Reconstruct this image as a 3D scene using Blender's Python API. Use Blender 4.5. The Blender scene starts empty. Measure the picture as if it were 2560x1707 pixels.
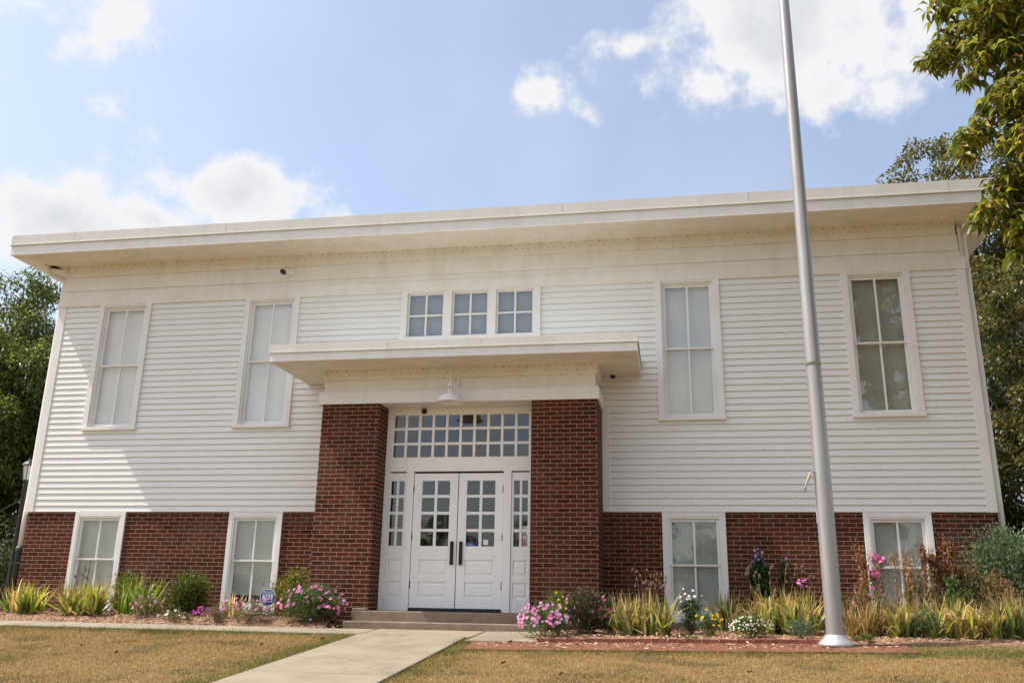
import bpy, math, random
import numpy as np
from mathutils import Vector, Matrix, noise
random.seed(7)
S = bpy.context.scene
COL = S.collection
# ------------------------------------------------------------------ camera
cam_d = bpy.data.cameras.new("camera"); cam = bpy.data.objects.new("camera", cam_d); COL.objects.link(cam)
yaw, pitch, roll = -0.1783, 0.2862, 0.0180
CAM = Vector((11.394, -14.378, -1.405))
def cam_axes():
    cy, sy, cp, sp = math.cos(yaw), math.sin(yaw), math.cos(pitch), math.sin(pitch)
    f = Vector((sy*cp, cy*cp, sp)); r = Vector((cy, -sy, 0)); u = r.cross(f)
    return math.cos(roll)*r + math.sin(roll)*u, -math.sin(roll)*r + math.cos(roll)*u, f
_r, _u, _f = cam_axes()
cam.matrix_world = Matrix(((_r.x, _u.x, -_f.x, CAM.x), (_r.y, _u.y, -_f.y, CAM.y), (_r.z, _u.z, -_f.z, CAM.z), (0, 0, 0, 1)))
cam_d.sensor_fit = 'HORIZONTAL'; cam_d.sensor_width = 36; cam_d.lens = 36*2212.0/2560
cam_d.clip_start = 0.1; cam_d.clip_end = 3000
S.camera = cam
# ------------------------------------------------------------------ light
SUNV = Vector((-1.0, -0.225, 1.5)).normalized()      # towards the sun
SUN_E = math.asin(SUNV.z); 
sun_d = bpy.data.lights.new("sun", 'SUN'); sun_d.energy = 3.7; sun_d.angle = math.radians(0.53); sun_d.color = (1.0, 0.94, 0.85)
sun = bpy.data.objects.new("sun", sun_d); COL.objects.link(sun)
sun.rotation_euler = SUNV.to_track_quat('Z', 'Y').to_euler(); sun.location = (-20, -5, 30)
S.view_settings.view_transform = 'Standard'; S.view_settings.look = 'None'
S.view_settings.exposure = 0.72; S.view_settings.gamma = 1
W = bpy.data.worlds.new("World"); S.world = W; W.use_nodes = True
WN = W.node_tree; WN.nodes.clear()
def wn(t, **k):
    n = WN.nodes.new(t)
    for a, b in k.items(): setattr(n, a, b)
    return n
def wl(a, b): WN.links.new(a, b)
def wmath(op, a, b=None, c=None):
    n = wn('ShaderNodeMath', operation=op)
    for i, v in enumerate((a, b, c)):
        if v is None: continue
        if isinstance(v, (int, float)): n.inputs[i].default_value = v
        else: wl(v, n.inputs[i])
    return n.outputs[0]
sky = wn('ShaderNodeTexSky', sky_type='NISHITA'); sky.sun_disc = False
sky.sun_elevation = SUN_E; sky.sun_rotation = math.atan2(SUNV.x, SUNV.y)
sky.altitude = 100; sky.air_density = 1.0; sky.dust_density = 3.2; sky.ozone_density = 0.9
tc = wn('ShaderNodeTexCoord')
nz = wn('ShaderNodeTexNoise'); nz.inputs['Scale'].default_value = 9.5; nz.inputs['Detail'].default_value = 9; nz.inputs['Roughness'].default_value = 0.62
nz2 = wn('ShaderNodeTexNoise'); nz2.inputs['Scale'].default_value = 3.2; nz2.inputs['Detail'].default_value = 4
wl(tc.outputs['Generated'], nz.inputs['Vector']); wl(tc.outputs['Generated'], nz2.inputs['Vector'])
def cloud(center, rx, ry, gain=1.0, tilt=0.0):
    """soft cloud body around a compass direction, radii in tangent units"""
    c = Vector(center).normalized(); e = Vector((0, 0, 1)).cross(c).normalized() * -1; up = e.cross(c).normalized()
    if up.z < 0: up = -up
    e2 = math.cos(tilt)*e + math.sin(tilt)*up; u2 = -math.sin(tilt)*e + math.cos(tilt)*up
    def dot(v):
        n = wn('ShaderNodeVectorMath', operation='DOT_PRODUCT'); wl(tc.outputs['Generated'], n.inputs[0]); n.inputs[1].default_value = v; return n.outputs['Value']
    w = dot(c); ws = wmath('MAXIMUM', w, 0.05)
    a = wmath('DIVIDE', wmath('DIVIDE', dot(e2), ws), rx); b = wmath('DIVIDE', wmath('DIVIDE', dot(u2), ws), ry)
    r2 = wmath('ADD', wmath('MULTIPLY', a, a), wmath('MULTIPLY', b, b))
    v = wmath('MULTIPLY', wmath('SUBTRACT', 1.0, wmath('SQRT', r2)), gain)
    front = wmath('GREATER_THAN', w, 0.1)
    return wmath('SUBTRACT', wmath('MULTIPLY', wmath('ADD', v, 5.0), front), 5.0)
CLOUDS = [((.145, .82, .575), .20, .105, 1.10, 0), ((.27, .78, .585), .15, .09, .9, .2), ((.06, .85, .53), .075, .05, .85, -.5),
          ((-.02, .82, .57), .042, .028, .55, 0), ((-.120, .845, .528), .040, .030, .7, -.6), ((-.08, .855, .51), .045, .020, .55, -.5),
          ((-.445, .79, .408), .12, .060, 1.0, -.15), ((-.51, .76, .37), .08, .035, .95, 0), ((-.34, .84, .380), .08, .032, .85, -.3), ((-.58, .73, .355), .15, .052, .9, 0), ((-.68, .66, .34), .12, .06, .9, 0),
          ((-.60, .61, .53), .13, .05, .55, .5), ((-.57, .65, .50), .06, .02, .45, .8), ((-.505, .67, .54), .05, .075, .50, -.7), ((-.555, .69, .47), .03, .022, .25, -.5), ((-.61, .64, .475), .03, .03, .25, 0),
          ((-.27, .875, .417), .022, .010, .4, 0), ((.55, .7, .45), .2, .1, 1, 0),
          ((.1, -.8, .42), .5, .16, 1.0, 0.1), ((-.5, -.7, .5), .35, .15, 1.0, -.1), ((.7, -.6, .4), .3, .14, 1.0, 0), ((.0, -.7, .72), .4, .12, .9, 0),
          ((-.56, -.8, .24), .30, .13, 1.0, 0), ((0, -.96, .17), .45, .09, .8, 0), ((.6, -.8, .16), .3, .08, .8, 0),
          ((-.9, .1, .3), .3, .1, 1, 0), ((.9, .2, .35), .3, .12, 1, 0)]
field = None
for c in CLOUDS:
    v = cloud(*c); field = v if field is None else wmath('MAXIMUM', field, v)
nzc = wmath('MULTIPLY', wmath('SUBTRACT', nz.outputs['Fac'], 0.5), 2.9)
dens = wmath('ADD', field, nzc)
mr = wn('ShaderNodeMapRange', interpolation_type='SMOOTHSTEP'); mr.inputs['From Min'].default_value = 0.06; mr.inputs['From Max'].default_value = 0.66
wl(dens, mr.inputs['Value'])
veil = wmath('ADD', wmath('MULTIPLY', wmath('MAXIMUM', wmath('SUBTRACT', nz2.outputs['Fac'], .47), 0), .8), .17)
mask = wmath('MINIMUM', wmath('ADD', wmath('MULTIPLY', mr.outputs['Result'], 0.93), veil), 1.0)
CW = 3.75
ccol = wn('ShaderNodeMix', data_type='RGBA'); ccol.inputs[6].default_value = (CW*1.0, CW*1.0, CW*1.02, 1); ccol.inputs[7].default_value = (CW*.80, CW*.82, CW*.86, 1)
mr2 = wn('ShaderNodeMapRange', interpolation_type='SMOOTHSTEP'); mr2.inputs['From Min'].default_value = 0.45; mr2.inputs['From Max'].default_value = 1.3
wl(dens, mr2.inputs['Value']); wl(mr2.outputs['Result'], ccol.inputs[0])
mx = wn('ShaderNodeMix', data_type='RGBA'); wl(mask, mx.inputs[0]); wl(sky.outputs[0], mx.inputs[6]); wl(ccol.outputs[2], mx.inputs[7])
bg = wn('ShaderNodeBackground'); bg.inputs['Strength'].default_value = 0.15
out = wn('ShaderNodeOutputWorld'); wl(mx.outputs[2], bg.inputs['Color']); wl(bg.outputs[0], out.inputs['Surface'])

# ------------------------------------------------------------------ materials
def mat(name, base=(.5, .5, .5), rough=.6, metal=0.0, spec=None):
    m = bpy.data.materials.new(name); m.use_nodes = True; b = m.node_tree.nodes['Principled BSDF']
    b.inputs['Base Color'].default_value = (*base, 1); b.inputs['Roughness'].default_value = rough; b.inputs['Metallic'].default_value = metal
    if spec is not None: b.inputs['Specular IOR Level'].default_value = spec
    return m
class NT:
    def __init__(s, m): s.t = m.node_tree; s.b = s.t.nodes['Principled BSDF']
    def n(s, t, **k):
        n = s.t.nodes.new(t)
        for a, b in k.items():
            if a.startswith('_'):
                n.inputs[a[1:].replace('_', ' ')].default_value = b
            else: setattr(n, a, b)
        return n
    def l(s, a, b): s.t.links.new(a, b)
    def noise(s, scale, detail=4, rough=.55, vec=None, stretch=None):
        n = s.n('ShaderNodeTexNoise'); n.inputs['Scale'].default_value = scale; n.inputs['Detail'].default_value = detail; n.inputs['Roughness'].default_value = rough
        if vec is None: vec = s.n('ShaderNodeTexCoord').outputs['Object']
        if stretch:
            mp = s.n('ShaderNodeMapping'); mp.inputs['Scale'].default_value = stretch; s.l(vec, mp.inputs['Vector']); vec = mp.outputs[0]
        s.l(vec, n.inputs['Vector']); return n.outputs['Fac']
    def ramp(s, fac, stops):
        r = s.n('ShaderNodeValToRGB'); e = r.color_ramp.elements
        while len(e) < len(stops): e.new(0.5)
        for i, (p, c) in enumerate(stops): e[i].position = p; e[i].color = (*c, 1) if len(c) == 3 else c
        s.l(fac, r.inputs[0]); return r.outputs[0]
    def mix(s, fac, a, b, mode='MIX'):
        m = s.n('ShaderNodeMix', data_type='RGBA', blend_type=mode)
        for i, v in ((0, fac), (6, a), (7, b)):
            if isinstance(v, (int, float)): m.inputs[i].default_value = v
            elif isinstance(v, tuple): m.inputs[i].default_value = (*v, 1) if len(v) == 3 else v
            else: s.l(v, m.inputs[i])
        return m.outputs[2]
    def math(s, op, a, b=0.0):
        m = s.n('ShaderNodeMath', operation=op)
        for i, v in enumerate((a, b)):
            if isinstance(v, (int, float)): m.inputs[i].default_value = v
            else: s.l(v, m.inputs[i])
        return m.outputs[0]
    def bump(s, h, strength=.3, dist=.01):
        b = s.n('ShaderNodeBump'); b.inputs['Strength'].default_value = strength; b.inputs['Distance'].default_value = dist
        s.l(h, b.inputs['Height']); s.l(b.outputs[0], s.b.inputs['Normal'])
    def col(s, c): s.l(c, s.b.inputs['Base Color'])
M = {}
def paint(name, base, dirt, spots=0.0, streak=(1.5, 1.5, 14), rough=.55, amount=.35):
    m = mat(name, base, rough); t = NT(m)
    a = t.noise(2.2, 6, .6); g = t.noise(3.0, 5, .6, stretch=(2.0, 2.0, .35))
    c = t.mix(t.math('MULTIPLY', t.ramp(a, [(.42, (0, 0, 0)), (.75, (1, 1, 1))]), amount), base, dirt)
    c = t.mix(t.math('MULTIPLY', t.ramp(g, [(.5, (0, 0, 0)), (.72, (1, 1, 1))]), amount*.6), c, tuple(x*.85 for x in dirt))
    if spots:       # rusty nail and wasp-mud spots in rows along the board joints under the soffit
        sp_ = t.n('ShaderNodeSeparateXYZ'); t.l(t.n('ShaderNodeTexCoord').outputs['Object'], sp_.inputs[0]); X, Z = sp_.outputs['X'], sp_.outputs['Z']; tot = None
        for zc_, hz_, cell in ((4.665, .016, .17), (4.585, .011, .12), (4.47, .010, .31), (2.190, .013, .12), (2.125, .009, .15), (2.052, .008, .33)):
            band = t.math('LESS_THAN', t.math('ABSOLUTE', t.math('SUBTRACT', Z, zc_)), hz_); q = t.math('DIVIDE', X, cell)
            wn_ = t.n('ShaderNodeTexWhiteNoise', noise_dimensions='1D'); t.l(t.math('ADD', t.math('FLOOR', q), zc_*7), wn_.inputs['W'])
            pos = t.math('ADD', .2, t.math('MULTIPLY', wn_.outputs['Value'], .6)); dist = t.math('ABSOLUTE', t.math('SUBTRACT', t.math('FRACT', q), pos))
            k_ = t.math('MULTIPLY', t.math('MULTIPLY', band, t.math('LESS_THAN', dist, .011/cell)), t.math('ADD', .25, t.math('MULTIPLY', wn_.outputs['Value'], .75)))
            tot = k_ if tot is None else t.math('MAXIMUM', tot, k_)
        c = t.mix(t.math('MULTIPLY', tot, spots), c, (.20, .13, .07))
    t.col(c); t.bump(t.noise(60, 4, .6, stretch=(.3, .3, 2)), .12, .003); return m
M['trim'] = paint('white_trim_paint', (.785, .79, .765), (.66, .63, .57), amount=.4)
M['door'] = paint('white_door_paint', (.87, .865, .85), (.80, .79, .77), rough=.4, amount=.25)
M['soffit'] = paint('soffit_paint', (.78, .755, .69), (.60, .54, .42), spots=0, amount=.5)
M['frieze'] = paint('frieze_paint', (.78, .77, .715), (.62, .565, .44), spots=.7, amount=.45)
M['lamp_white'] = mat('lamp_enamel', (.80, .82, .82), .25)
M['pipe_white'] = paint('downspout_paint', (.76, .76, .72), (.6, .6, .52), amount=.3, rough=.4)
M['flash'] = paint('roof_flashing', (.63, .625, .585), (.52, .51, .47), rough=.42, amount=.5)
# clapboard siding with rusty nail specks along each board's lower edge
PITCH = 3.86/36
def siding_mat():
    m = mat('white_siding_paint', (.772, .80, .782), .55); t = NT(m); co = t.n('ShaderNodeTexCoord').outputs['Object']
    sep = t.n('ShaderNodeSeparateXYZ'); t.l(co, sep.inputs[0])
    row = t.math('DIVIDE', t.math('ADD', sep.outputs['Z'], PITCH*50), PITCH); fr = t.math('FRACT', row); rid = t.math('FLOOR', row)
    u = t.math('ADD', sep.outputs['X'], sep.outputs['Y'])
    off = t.n('ShaderNodeTexWhiteNoise', noise_dimensions='1D'); t.l(rid, off.inputs['W'])
    wv = t.n('ShaderNodeTexWhiteNoise', noise_dimensions='2D'); cb = t.n('ShaderNodeCombineXYZ')
    nu = t.math('ADD', t.math('DIVIDE', u, .40), off.outputs['Value']); t.l(t.math('FLOOR', nu), cb.inputs[0]); t.l(rid, cb.inputs[1]); t.l(cb.outputs[0], wv.inputs['Vector'])
    nf = t.math('ABSOLUTE', t.math('SUBTRACT', t.math('FRACT', nu), .5))
    spot = t.math('MULTIPLY', t.math('LESS_THAN', nf, .022), t.math('LESS_THAN', t.math('ABSOLUTE', t.math('SUBTRACT', fr, .09)), .075))
    spot = t.math('MULTIPLY', spot, t.math('GREATER_THAN', wv.outputs['Value'], .6))
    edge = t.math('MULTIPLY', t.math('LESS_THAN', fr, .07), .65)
    c = t.mix(t.math('MULTIPLY', t.ramp(t.noise(1.3, 6, .6), [(.42, (0, 0, 0)), (.75, (1, 1, 1))]), .35), (.772, .80, .782), (.69, .69, .655))
    c = t.mix(t.math('MULTIPLY', off.outputs['Value'], .10), c, (.68, .66, .62))
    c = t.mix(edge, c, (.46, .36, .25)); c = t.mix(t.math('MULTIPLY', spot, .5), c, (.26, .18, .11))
    t.col(c); t.bump(t.noise(40, 4, .6, stretch=(.15, .15, 3)), .15, .003); return m
M['siding'] = siding_mat()
def brick_mat(name, bw=.2032, bh=.0677, c1=(.102, .024, .013), c2=(.036, .011, .008), mort=(.27, .20, .135), flat=False, msize=.0062):
    m = mat(name, c1, .85, 0, .12); t = NT(m); co = t.n('ShaderNodeTexCoord').outputs['Object']
    sep = t.n('ShaderNodeSeparateXYZ'); t.l(co, sep.inputs[0])
    g = t.n('ShaderNodeNewGeometry'); sn = t.n('ShaderNodeSeparateXYZ'); t.l(g.outputs['True Normal'], sn.inputs[0])
    side = t.math('GREATER_THAN', t.math('ABSOLUTE', sn.outputs['X']), .7)
    cb = t.n('ShaderNodeCombineXYZ')
    if flat:
        t.l(sep.outputs['X'], cb.inputs[0]); t.l(sep.outputs['Y'], cb.inputs[1])
    else:
        h = t.math('ADD', t.math('MULTIPLY', sep.outputs['X'], t.math('SUBTRACT', 1.0, side)), t.math('MULTIPLY', sep.outputs['Y'], side))
        t.l(t.math('ADD', h, .05), cb.inputs[0]); t.l(t.math('ADD', sep.outputs['Z'], 3.0), cb.inputs[1])
    wob = t.n('ShaderNodeTexNoise'); wob.inputs['Scale'].default_value = 7; t.l(co, wob.inputs['Vector'])
    wv = t.n('ShaderNodeVectorMath', operation='SCALE'); wv.inputs['Scale'].default_value = .008; t.l(wob.outputs['Color'], wv.inputs[0])
    ad = t.n('ShaderNodeVectorMath', operation='ADD'); t.l(cb.outputs[0], ad.inputs[0]); t.l(wv.outputs[0], ad.inputs[1])
    b = t.n('ShaderNodeTexBrick'); b.offset = .5; b.squash = 1; t.l(ad.outputs[0], b.inputs['Vector'])
    b.inputs['Scale'].default_value = 1; b.inputs['Brick Width'].default_value = bw; b.inputs['Row Height'].default_value = bh
    b.inputs['Mortar Size'].default_value = msize; b.inputs['Mortar Smooth'].default_value = .15; b.inputs['Bias'].default_value = 0
    b.inputs['Color1'].default_value = (*c1, 1); b.inputs['Color2'].default_value = (*c2, 1); b.inputs['Mortar'].default_value = (*mort, 1)
    n1 = t.noise(28, 5, .65); n2 = t.noise(1.6, 4)
    c = t.mix(t.ramp(n1, [(.35, (0, 0, 0)), (.78, (.35, .35, .35))]), b.outputs['Color'], (.175, .05, .022), 'MIX')
    c = t.mix(t.math('MULTIPLY', t.ramp(n2, [(.5, (0, 0, 0)), (.72, (1, 1, 1))]), .17), c, (.24, .16, .14))
    t.col(c)
    h = t.math('ADD', t.math('MULTIPLY', t.math('SUBTRACT', 1.0, b.outputs['Fac']), 1.0), t.math('MULTIPLY', n1, .35))
    t.bump(h, .75, .006); return m
M['brick'] = brick_mat('red_brick')
M['paver'] = brick_mat('worn_brick_paving', .205, .105, (.23, .092, .055), (.135, .060, .040), (.20, .14, .09), flat=True, msize=.006)
def concrete(name, base, dark, sc=3.0):
    m = mat(name, base, .85); t = NT(m)
    c = t.mix(t.ramp(t.noise(sc, 7, .62), [(.35, (0, 0, 0)), (.72, (1, 1, 1))]), base, dark)
    c = t.mix(t.math('MULTIPLY', t.ramp(t.noise(sc*.45, 6, .78), [(.50, (0, 0, 0)), (.60, (1, 1, 1))]), .62), c, tuple(x*.72 for x in dark))
    c = t.mix(t.math('MULTIPLY', t.ramp(t.noise(90, 3, .7), [(.5, (0, 0, 0)), (.7, (1, 1, 1))]), .4), c, dark)
    t.col(c); t.bump(t.noise(120, 4, .7), .35, .004); return m
M['path'] = concrete('path_concrete', (.295, .245, .178), (.225, .185, .13), 1.6)
M['step'] = concrete('step_concrete', (.27, .205, .15), (.165, .118, .08), 3.5)
M['ledge'] = concrete('ledge_concrete', (.30, .22, .17), (.2, .14, .1), 3.5)
def ground_mat():
    m = mat('dry_soil', (.2, .14, .07), .95); t = NT(m)
    c = t.mix(t.ramp(t.noise(.9, 7, .65), [(.35, (0, 0, 0)), (.7, (1, 1, 1))]), (.22, .15, .065), (.16, .115, .05))
    c = t.mix(t.math('MULTIPLY', t.noise(50, 5, .7), .6), c, (.16, .10, .045)); t.col(c); t.bump(t.noise(40, 5, .7), .5, .02); return m
M['ground'] = ground_mat()
def mulch_mat():
    m = mat('mulch_bed', (.2, .12, .07), .95); t = NT(m)
    c = t.ramp(t.noise(45, 6, .75, stretch=(.5, 1, 1)), [(.3, (.10, .05, .03)), (.5, (.27, .15, .09)), (.68, (.42, .27, .17))])
    t.col(c); t.bump(t.noise(45, 6, .7), .8, .03); return m
M['mulch'] = mulch_mat()
def glass_mat(name='window_glass', ior=2.25, tint=(.97, .98, .975), dust=.0):
    m = bpy.data.materials.new(name); m.use_nodes = True; t = m.node_tree; t.nodes.clear()
    o = t.nodes.new('ShaderNodeOutputMaterial'); mx = t.nodes.new('ShaderNodeMixShader'); f = t.nodes.new('ShaderNodeFresnel'); f.inputs['IOR'].default_value = ior
    tr = t.nodes.new('ShaderNodeBsdfTransparent'); tr.inputs[0].default_value = (*tint, 1)
    g = t.nodes.new('ShaderNodeBsdfGlossy'); g.inputs['Roughness'].default_value = .02
    nz = t.nodes.new('ShaderNodeTexNoise'); nz.inputs['Scale'].default_value = 2.2; tcn = t.nodes.new('ShaderNodeTexCoord'); t.links.new(tcn.outputs['Object'], nz.inputs['Vector'])
    bp = t.nodes.new('ShaderNodeBump'); bp.inputs['Strength'].default_value = .12; bp.inputs['Distance'].default_value = .02; t.links.new(nz.outputs['Fac'], bp.inputs['Height']); t.links.new(bp.outputs[0], g.inputs['Normal'])
    gm = t.nodes.new('ShaderNodeNewGeometry'); inv = t.nodes.new('ShaderNodeMath'); inv.operation = 'SUBTRACT'; inv.inputs[0].default_value = 1; t.links.new(gm.outputs['Backfacing'], inv.inputs[1])
    fm = t.nodes.new('ShaderNodeMath'); fm.operation = 'MULTIPLY'; t.links.new(f.outputs[0], fm.inputs[0]); t.links.new(inv.outputs[0], fm.inputs[1]); t.links.new(fm.outputs[0], mx.inputs[0]); t.links.new(tr.outputs[0], mx.inputs[1]); t.links.new(g.outputs[0], mx.inputs[2])
    t.links.new(mx.outputs[0], o.inputs[0]); return m
M['glass'] = glass_mat(); M['glass_dark'] = glass_mat('door_glass', 2.1)
def blind_mat(name, c, c2):
    m = mat(name, c, .8); t = NT(m); t.col(t.mix(t.ramp(t.noise(1.4, 3, .5), [(.35, (0, 0, 0)), (.7, (1, 1, 1))]), c, c2)); return m
M['blind'] = blind_mat('roller_blind_cloth', (.70, .70, .67), (.60, .605, .58))
M['blind_hi'] = blind_mat('white_blind_cloth', (.84, .83, .81), (.75, .745, .73))
M['blind_dimmed'] = blind_mat('tree_dimmed_blind_cloth', (.40, .40, .345), (.34, .34, .29))  # rightmost upper window: the tree's reflection and shade put into the blind colour
M['blind_lo'] = blind_mat('lower_blind_cloth', (.46, .49, .45), (.38, .40, .365))
M['blind_gray'] = blind_mat('grey_shade_cloth', (.31, .33, .345), (.27, .29, .30))
M['inside'] = mat('dark_interior', (.03, .032, .03), .9)
M['black'] = mat('black_metal', (.012, .012, .012), .45)
M['bronze'] = mat('dark_bronze_metal', (.018, .014, .012), .4, .5)
M['darkpipe'] = mat('dark_iron_pipe', (.022, .03, .028), .5)
M['lamp_glass'] = mat('frosted_lantern_glass', (.55, .57, .55), .35)
def pole_mat():
    m = mat('brushed_aluminium', (.37, .36, .345), .38, .48); t = NT(m)
    c = t.mix(t.ramp(t.noise(1.5, 6, .7, stretch=(4, 4, .5)), [(.35, (0, 0, 0)), (.7, (1, 1, 1))]), (.40, .39, .375), (.30, .29, .28)); t.col(c)
    t.bump(t.noise(30, 3, .6, stretch=(.3, .3, 12)), .05, .002); return m
M['pole'] = pole_mat()
def cast_mat():
    m = mat('cast_aluminium_collar', (.48, .49, .50), .45, .5); return m
M['cast'] = cast_mat()
M['sign_blue'] = mat('sign_blue', (.012, .03, .20), .4); M['sign_white'] = mat('sign_white', (.75, .77, .78), .4)
M['sticker_red'] = mat('poster_red', (.35, .03, .03), .5); M['sticker_blue'] = mat('sticker_blue', (.12, .25, .5), .5)
M['rope'] = mat('halyard_rope', (.42, .37, .28), .8)
def attr_mat(name, rough=.5, trans=.25, spec=.4, var=.25):
    m = mat(name, (.1, .2, .05), rough, 0, spec); t = NT(m); a = t.n('ShaderNodeAttribute'); a.attribute_name = 'Col'
    t.col(a.outputs['Color'])
    if trans:
        tr = t.n('ShaderNodeBsdfTranslucent'); mixs = t.n('ShaderNodeMixShader'); mixs.inputs[0].default_value = trans
        br = t.n('ShaderNodeVectorMath', operation='SCALE'); br.inputs['Scale'].default_value = 1.6; t.l(a.outputs['Color'], br.inputs[0]); t.l(br.outputs[0], tr.inputs['Color'])
        o = [n for n in t.t.nodes if n.type == 'OUTPUT_MATERIAL'][0]
        t.l(t.b.outputs[0], mixs.inputs[1]); t.l(tr.outputs[0], mixs.inputs[2]); t.l(mixs.outputs[0], o.inputs[0])
    return m
M['leaf'] = attr_mat('leaf', .40, .38, .45); M['grass'] = attr_mat('grass_blades', .6, .25, .2); M['petal'] = attr_mat('petal', .6, .35, .2)
M['chip'] = attr_mat('wood_chip', .85, 0, .2)
def bark_mat():
    m = mat('bark', (.12, .09, .065), .9); t = NT(m)
    t.col(t.ramp(t.noise(14, 6, .7, stretch=(1, 1, .25)), [(.3, (.06, .045, .03)), (.7, (.2, .16, .12))])); t.bump(t.noise(20, 6, .7, stretch=(1, 1, .2)), .6, .02); return m
M['bark'] = bark_mat(); M['stem'] = mat('dry_stem', (.16, .10, .05), .8); M['greenstem'] = mat('green_stem', (.06, .09, .03), .7)

# ------------------------------------------------------------------ mesh helpers
class MB:
    def __init__(s): s.v = []; s.f = []
    def add(s, vs, fs):
        o = len(s.v); s.v += [tuple(v) for v in vs]; s.f += [tuple(i+o for i in f) for f in fs]; return s
    def box(s, x0, x1, y0, y1, z0, z1):
        vs = [(x, y, z) for x in (x0, x1) for y in (y0, y1) for z in (z0, z1)]
        return s.add(vs, [(0, 1, 3, 2), (4, 6, 7, 5), (0, 4, 5, 1), (2, 3, 7, 6), (0, 2, 6, 4), (1, 5, 7, 3)])
    def hexa(s, b, t):      # bottom quad, top quad
        return s.add(list(b)+list(t), [(0, 3, 2, 1), (4, 5, 6, 7)] + [(i, (i+1) % 4, (i+1) % 4+4, i+4) for i in range(4)])
    def tube(s, pts, rad, n=10, cap=True):
        pts = [Vector(p) for p in pts]; rad = [rad]*len(pts) if isinstance(rad, (int, float)) else rad
        o = len(s.v); up = Vector((.13, .31, .94)); prev = None
        for i, p in enumerate(pts):
            d = (pts[min(i+1, len(pts)-1)] - pts[max(i-1, 0)]).normalized()
            if prev is None:
                a = d.cross(up if abs(d.dot(up)) < .95 else Vector((1, 0, 0))).normalized()
            else: a = (prev - d*prev.dot(d)).normalized()
            prev = a; b = d.cross(a)
            for k in range(n):
                t = 2*math.pi*k/n; s.v.append(tuple(p + (a*math.cos(t)+b*math.sin(t))*rad[i]))
        for i in range(len(pts)-1):
            for k in range(n):
                s.f.append((o+i*n+k, o+i*n+(k+1) % n, o+(i+1)*n+(k+1) % n, o+(i+1)*n+k))
        if cap:
            s.f.append(tuple(o+k for k in reversed(range(n)))); s.f.append(tuple(o+(len(pts)-1)*n+k for k in range(n)))
        return s
    def lathe(s, c, prof, n=32, axis='z', cap=True):
        o = len(s.v)
        for r, h in prof:
            for k in range(n):
                t = 2*math.pi*k/n; a, b = r*math.cos(t), r*math.sin(t)
                s.v.append((c[0]+a, c[1]+b, c[2]+h) if axis == 'z' else ((c[0]+a, c[1]+h, c[2]+b) if axis == 'y' else (c[0]+h, c[1]+a, c[2]+b)))
        for i in range(len(prof)-1):
            for k in range(n): s.f.append((o+i*n+k, o+i*n+(k+1) % n, o+(i+1)*n+(k+1) % n, o+(i+1)*n+k))
        if cap:
            if prof[0][0] > 1e-4: s.f.append(tuple(o+k for k in reversed(range(n))))
            if prof[-1][0] > 1e-4: s.f.append(tuple(o+(len(prof)-1)*n+k for k in range(n)))
        return s
    def build(s, name, m, parent=None, smooth=False, bevel=0, fix=True):
        me = bpy.data.meshes.new(name); me.from_pydata(s.v, [], s.f); me.update()
        if fix:
            import bmesh
            bm = bmesh.new(); bm.from_mesh(me); bmesh.ops.recalc_face_normals(bm, faces=bm.faces[:]); bm.to_mesh(me); bm.free()
        if smooth:
            me.polygons.foreach_set('use_smooth', [True]*len(me.polygons))
        o = bpy.data.objects.new(name, me); COL.objects.link(o); me.materials.append(m)
        if bevel:
            b = o.modifiers.new('bevel', 'BEVEL'); b.width = bevel; b.segments = 2; b.limit_method = 'ANGLE'
        if parent: attach(o, parent)
        return o
def attach(o, parent):
    o.parent = parent
    o.matrix_parent_inverse = Matrix.Translation(-WORLDPOS.get(parent.name, Vector((0, 0, 0))))
WORLDPOS = {}
def empty(name, label, cat, loc=(0, 0, 0), group=None):
    o = bpy.data.objects.new(name, None); COL.objects.link(o); o.location = loc; WORLDPOS[o.name] = Vector(loc); o.empty_display_size = .2
    return tag(o, label, cat, group)
def tag(o, label=None, cat=None, group=None, kind=None):
    if label: o['label'] = label
    if cat: o['category'] = cat
    if group: o['group'] = group
    if kind: o['kind'] = kind
    return o
def npmesh(name, V, F, colors=None, m=None, parent=None, smooth=False):
    """V (n,3); F (m,k) constant k; colors (n,3) per vertex"""
    me = bpy.data.meshes.new(name); k = F.shape[1]
    me.vertices.add(len(V)); me.vertices.foreach_set('co', V.astype(np.float32).ravel())
    me.loops.add(F.size); me.loops.foreach_set('vertex_index', F.astype(np.int32).ravel())
    me.polygons.add(len(F)); me.polygons.foreach_set('loop_start', np.arange(0, F.size, k, dtype=np.int32))
    if smooth: me.polygons.foreach_set('use_smooth', np.ones(len(F), bool))
    me.update(calc_edges=True)
    if colors is not None:
        a = me.color_attributes.new('Col', 'FLOAT_COLOR', 'POINT'); c4 = np.ones((len(V), 4), np.float32); c4[:, :3] = colors; a.data.foreach_set('color', c4.ravel())
    o = bpy.data.objects.new(name, me); COL.objects.link(o)
    if m: me.materials.append(m)
    if parent: attach(o, parent)
    return o
RG = np.random.default_rng(11)
def unit(a): return a/np.maximum(np.linalg.norm(a, axis=-1, keepdims=True), 1e-9)
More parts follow.
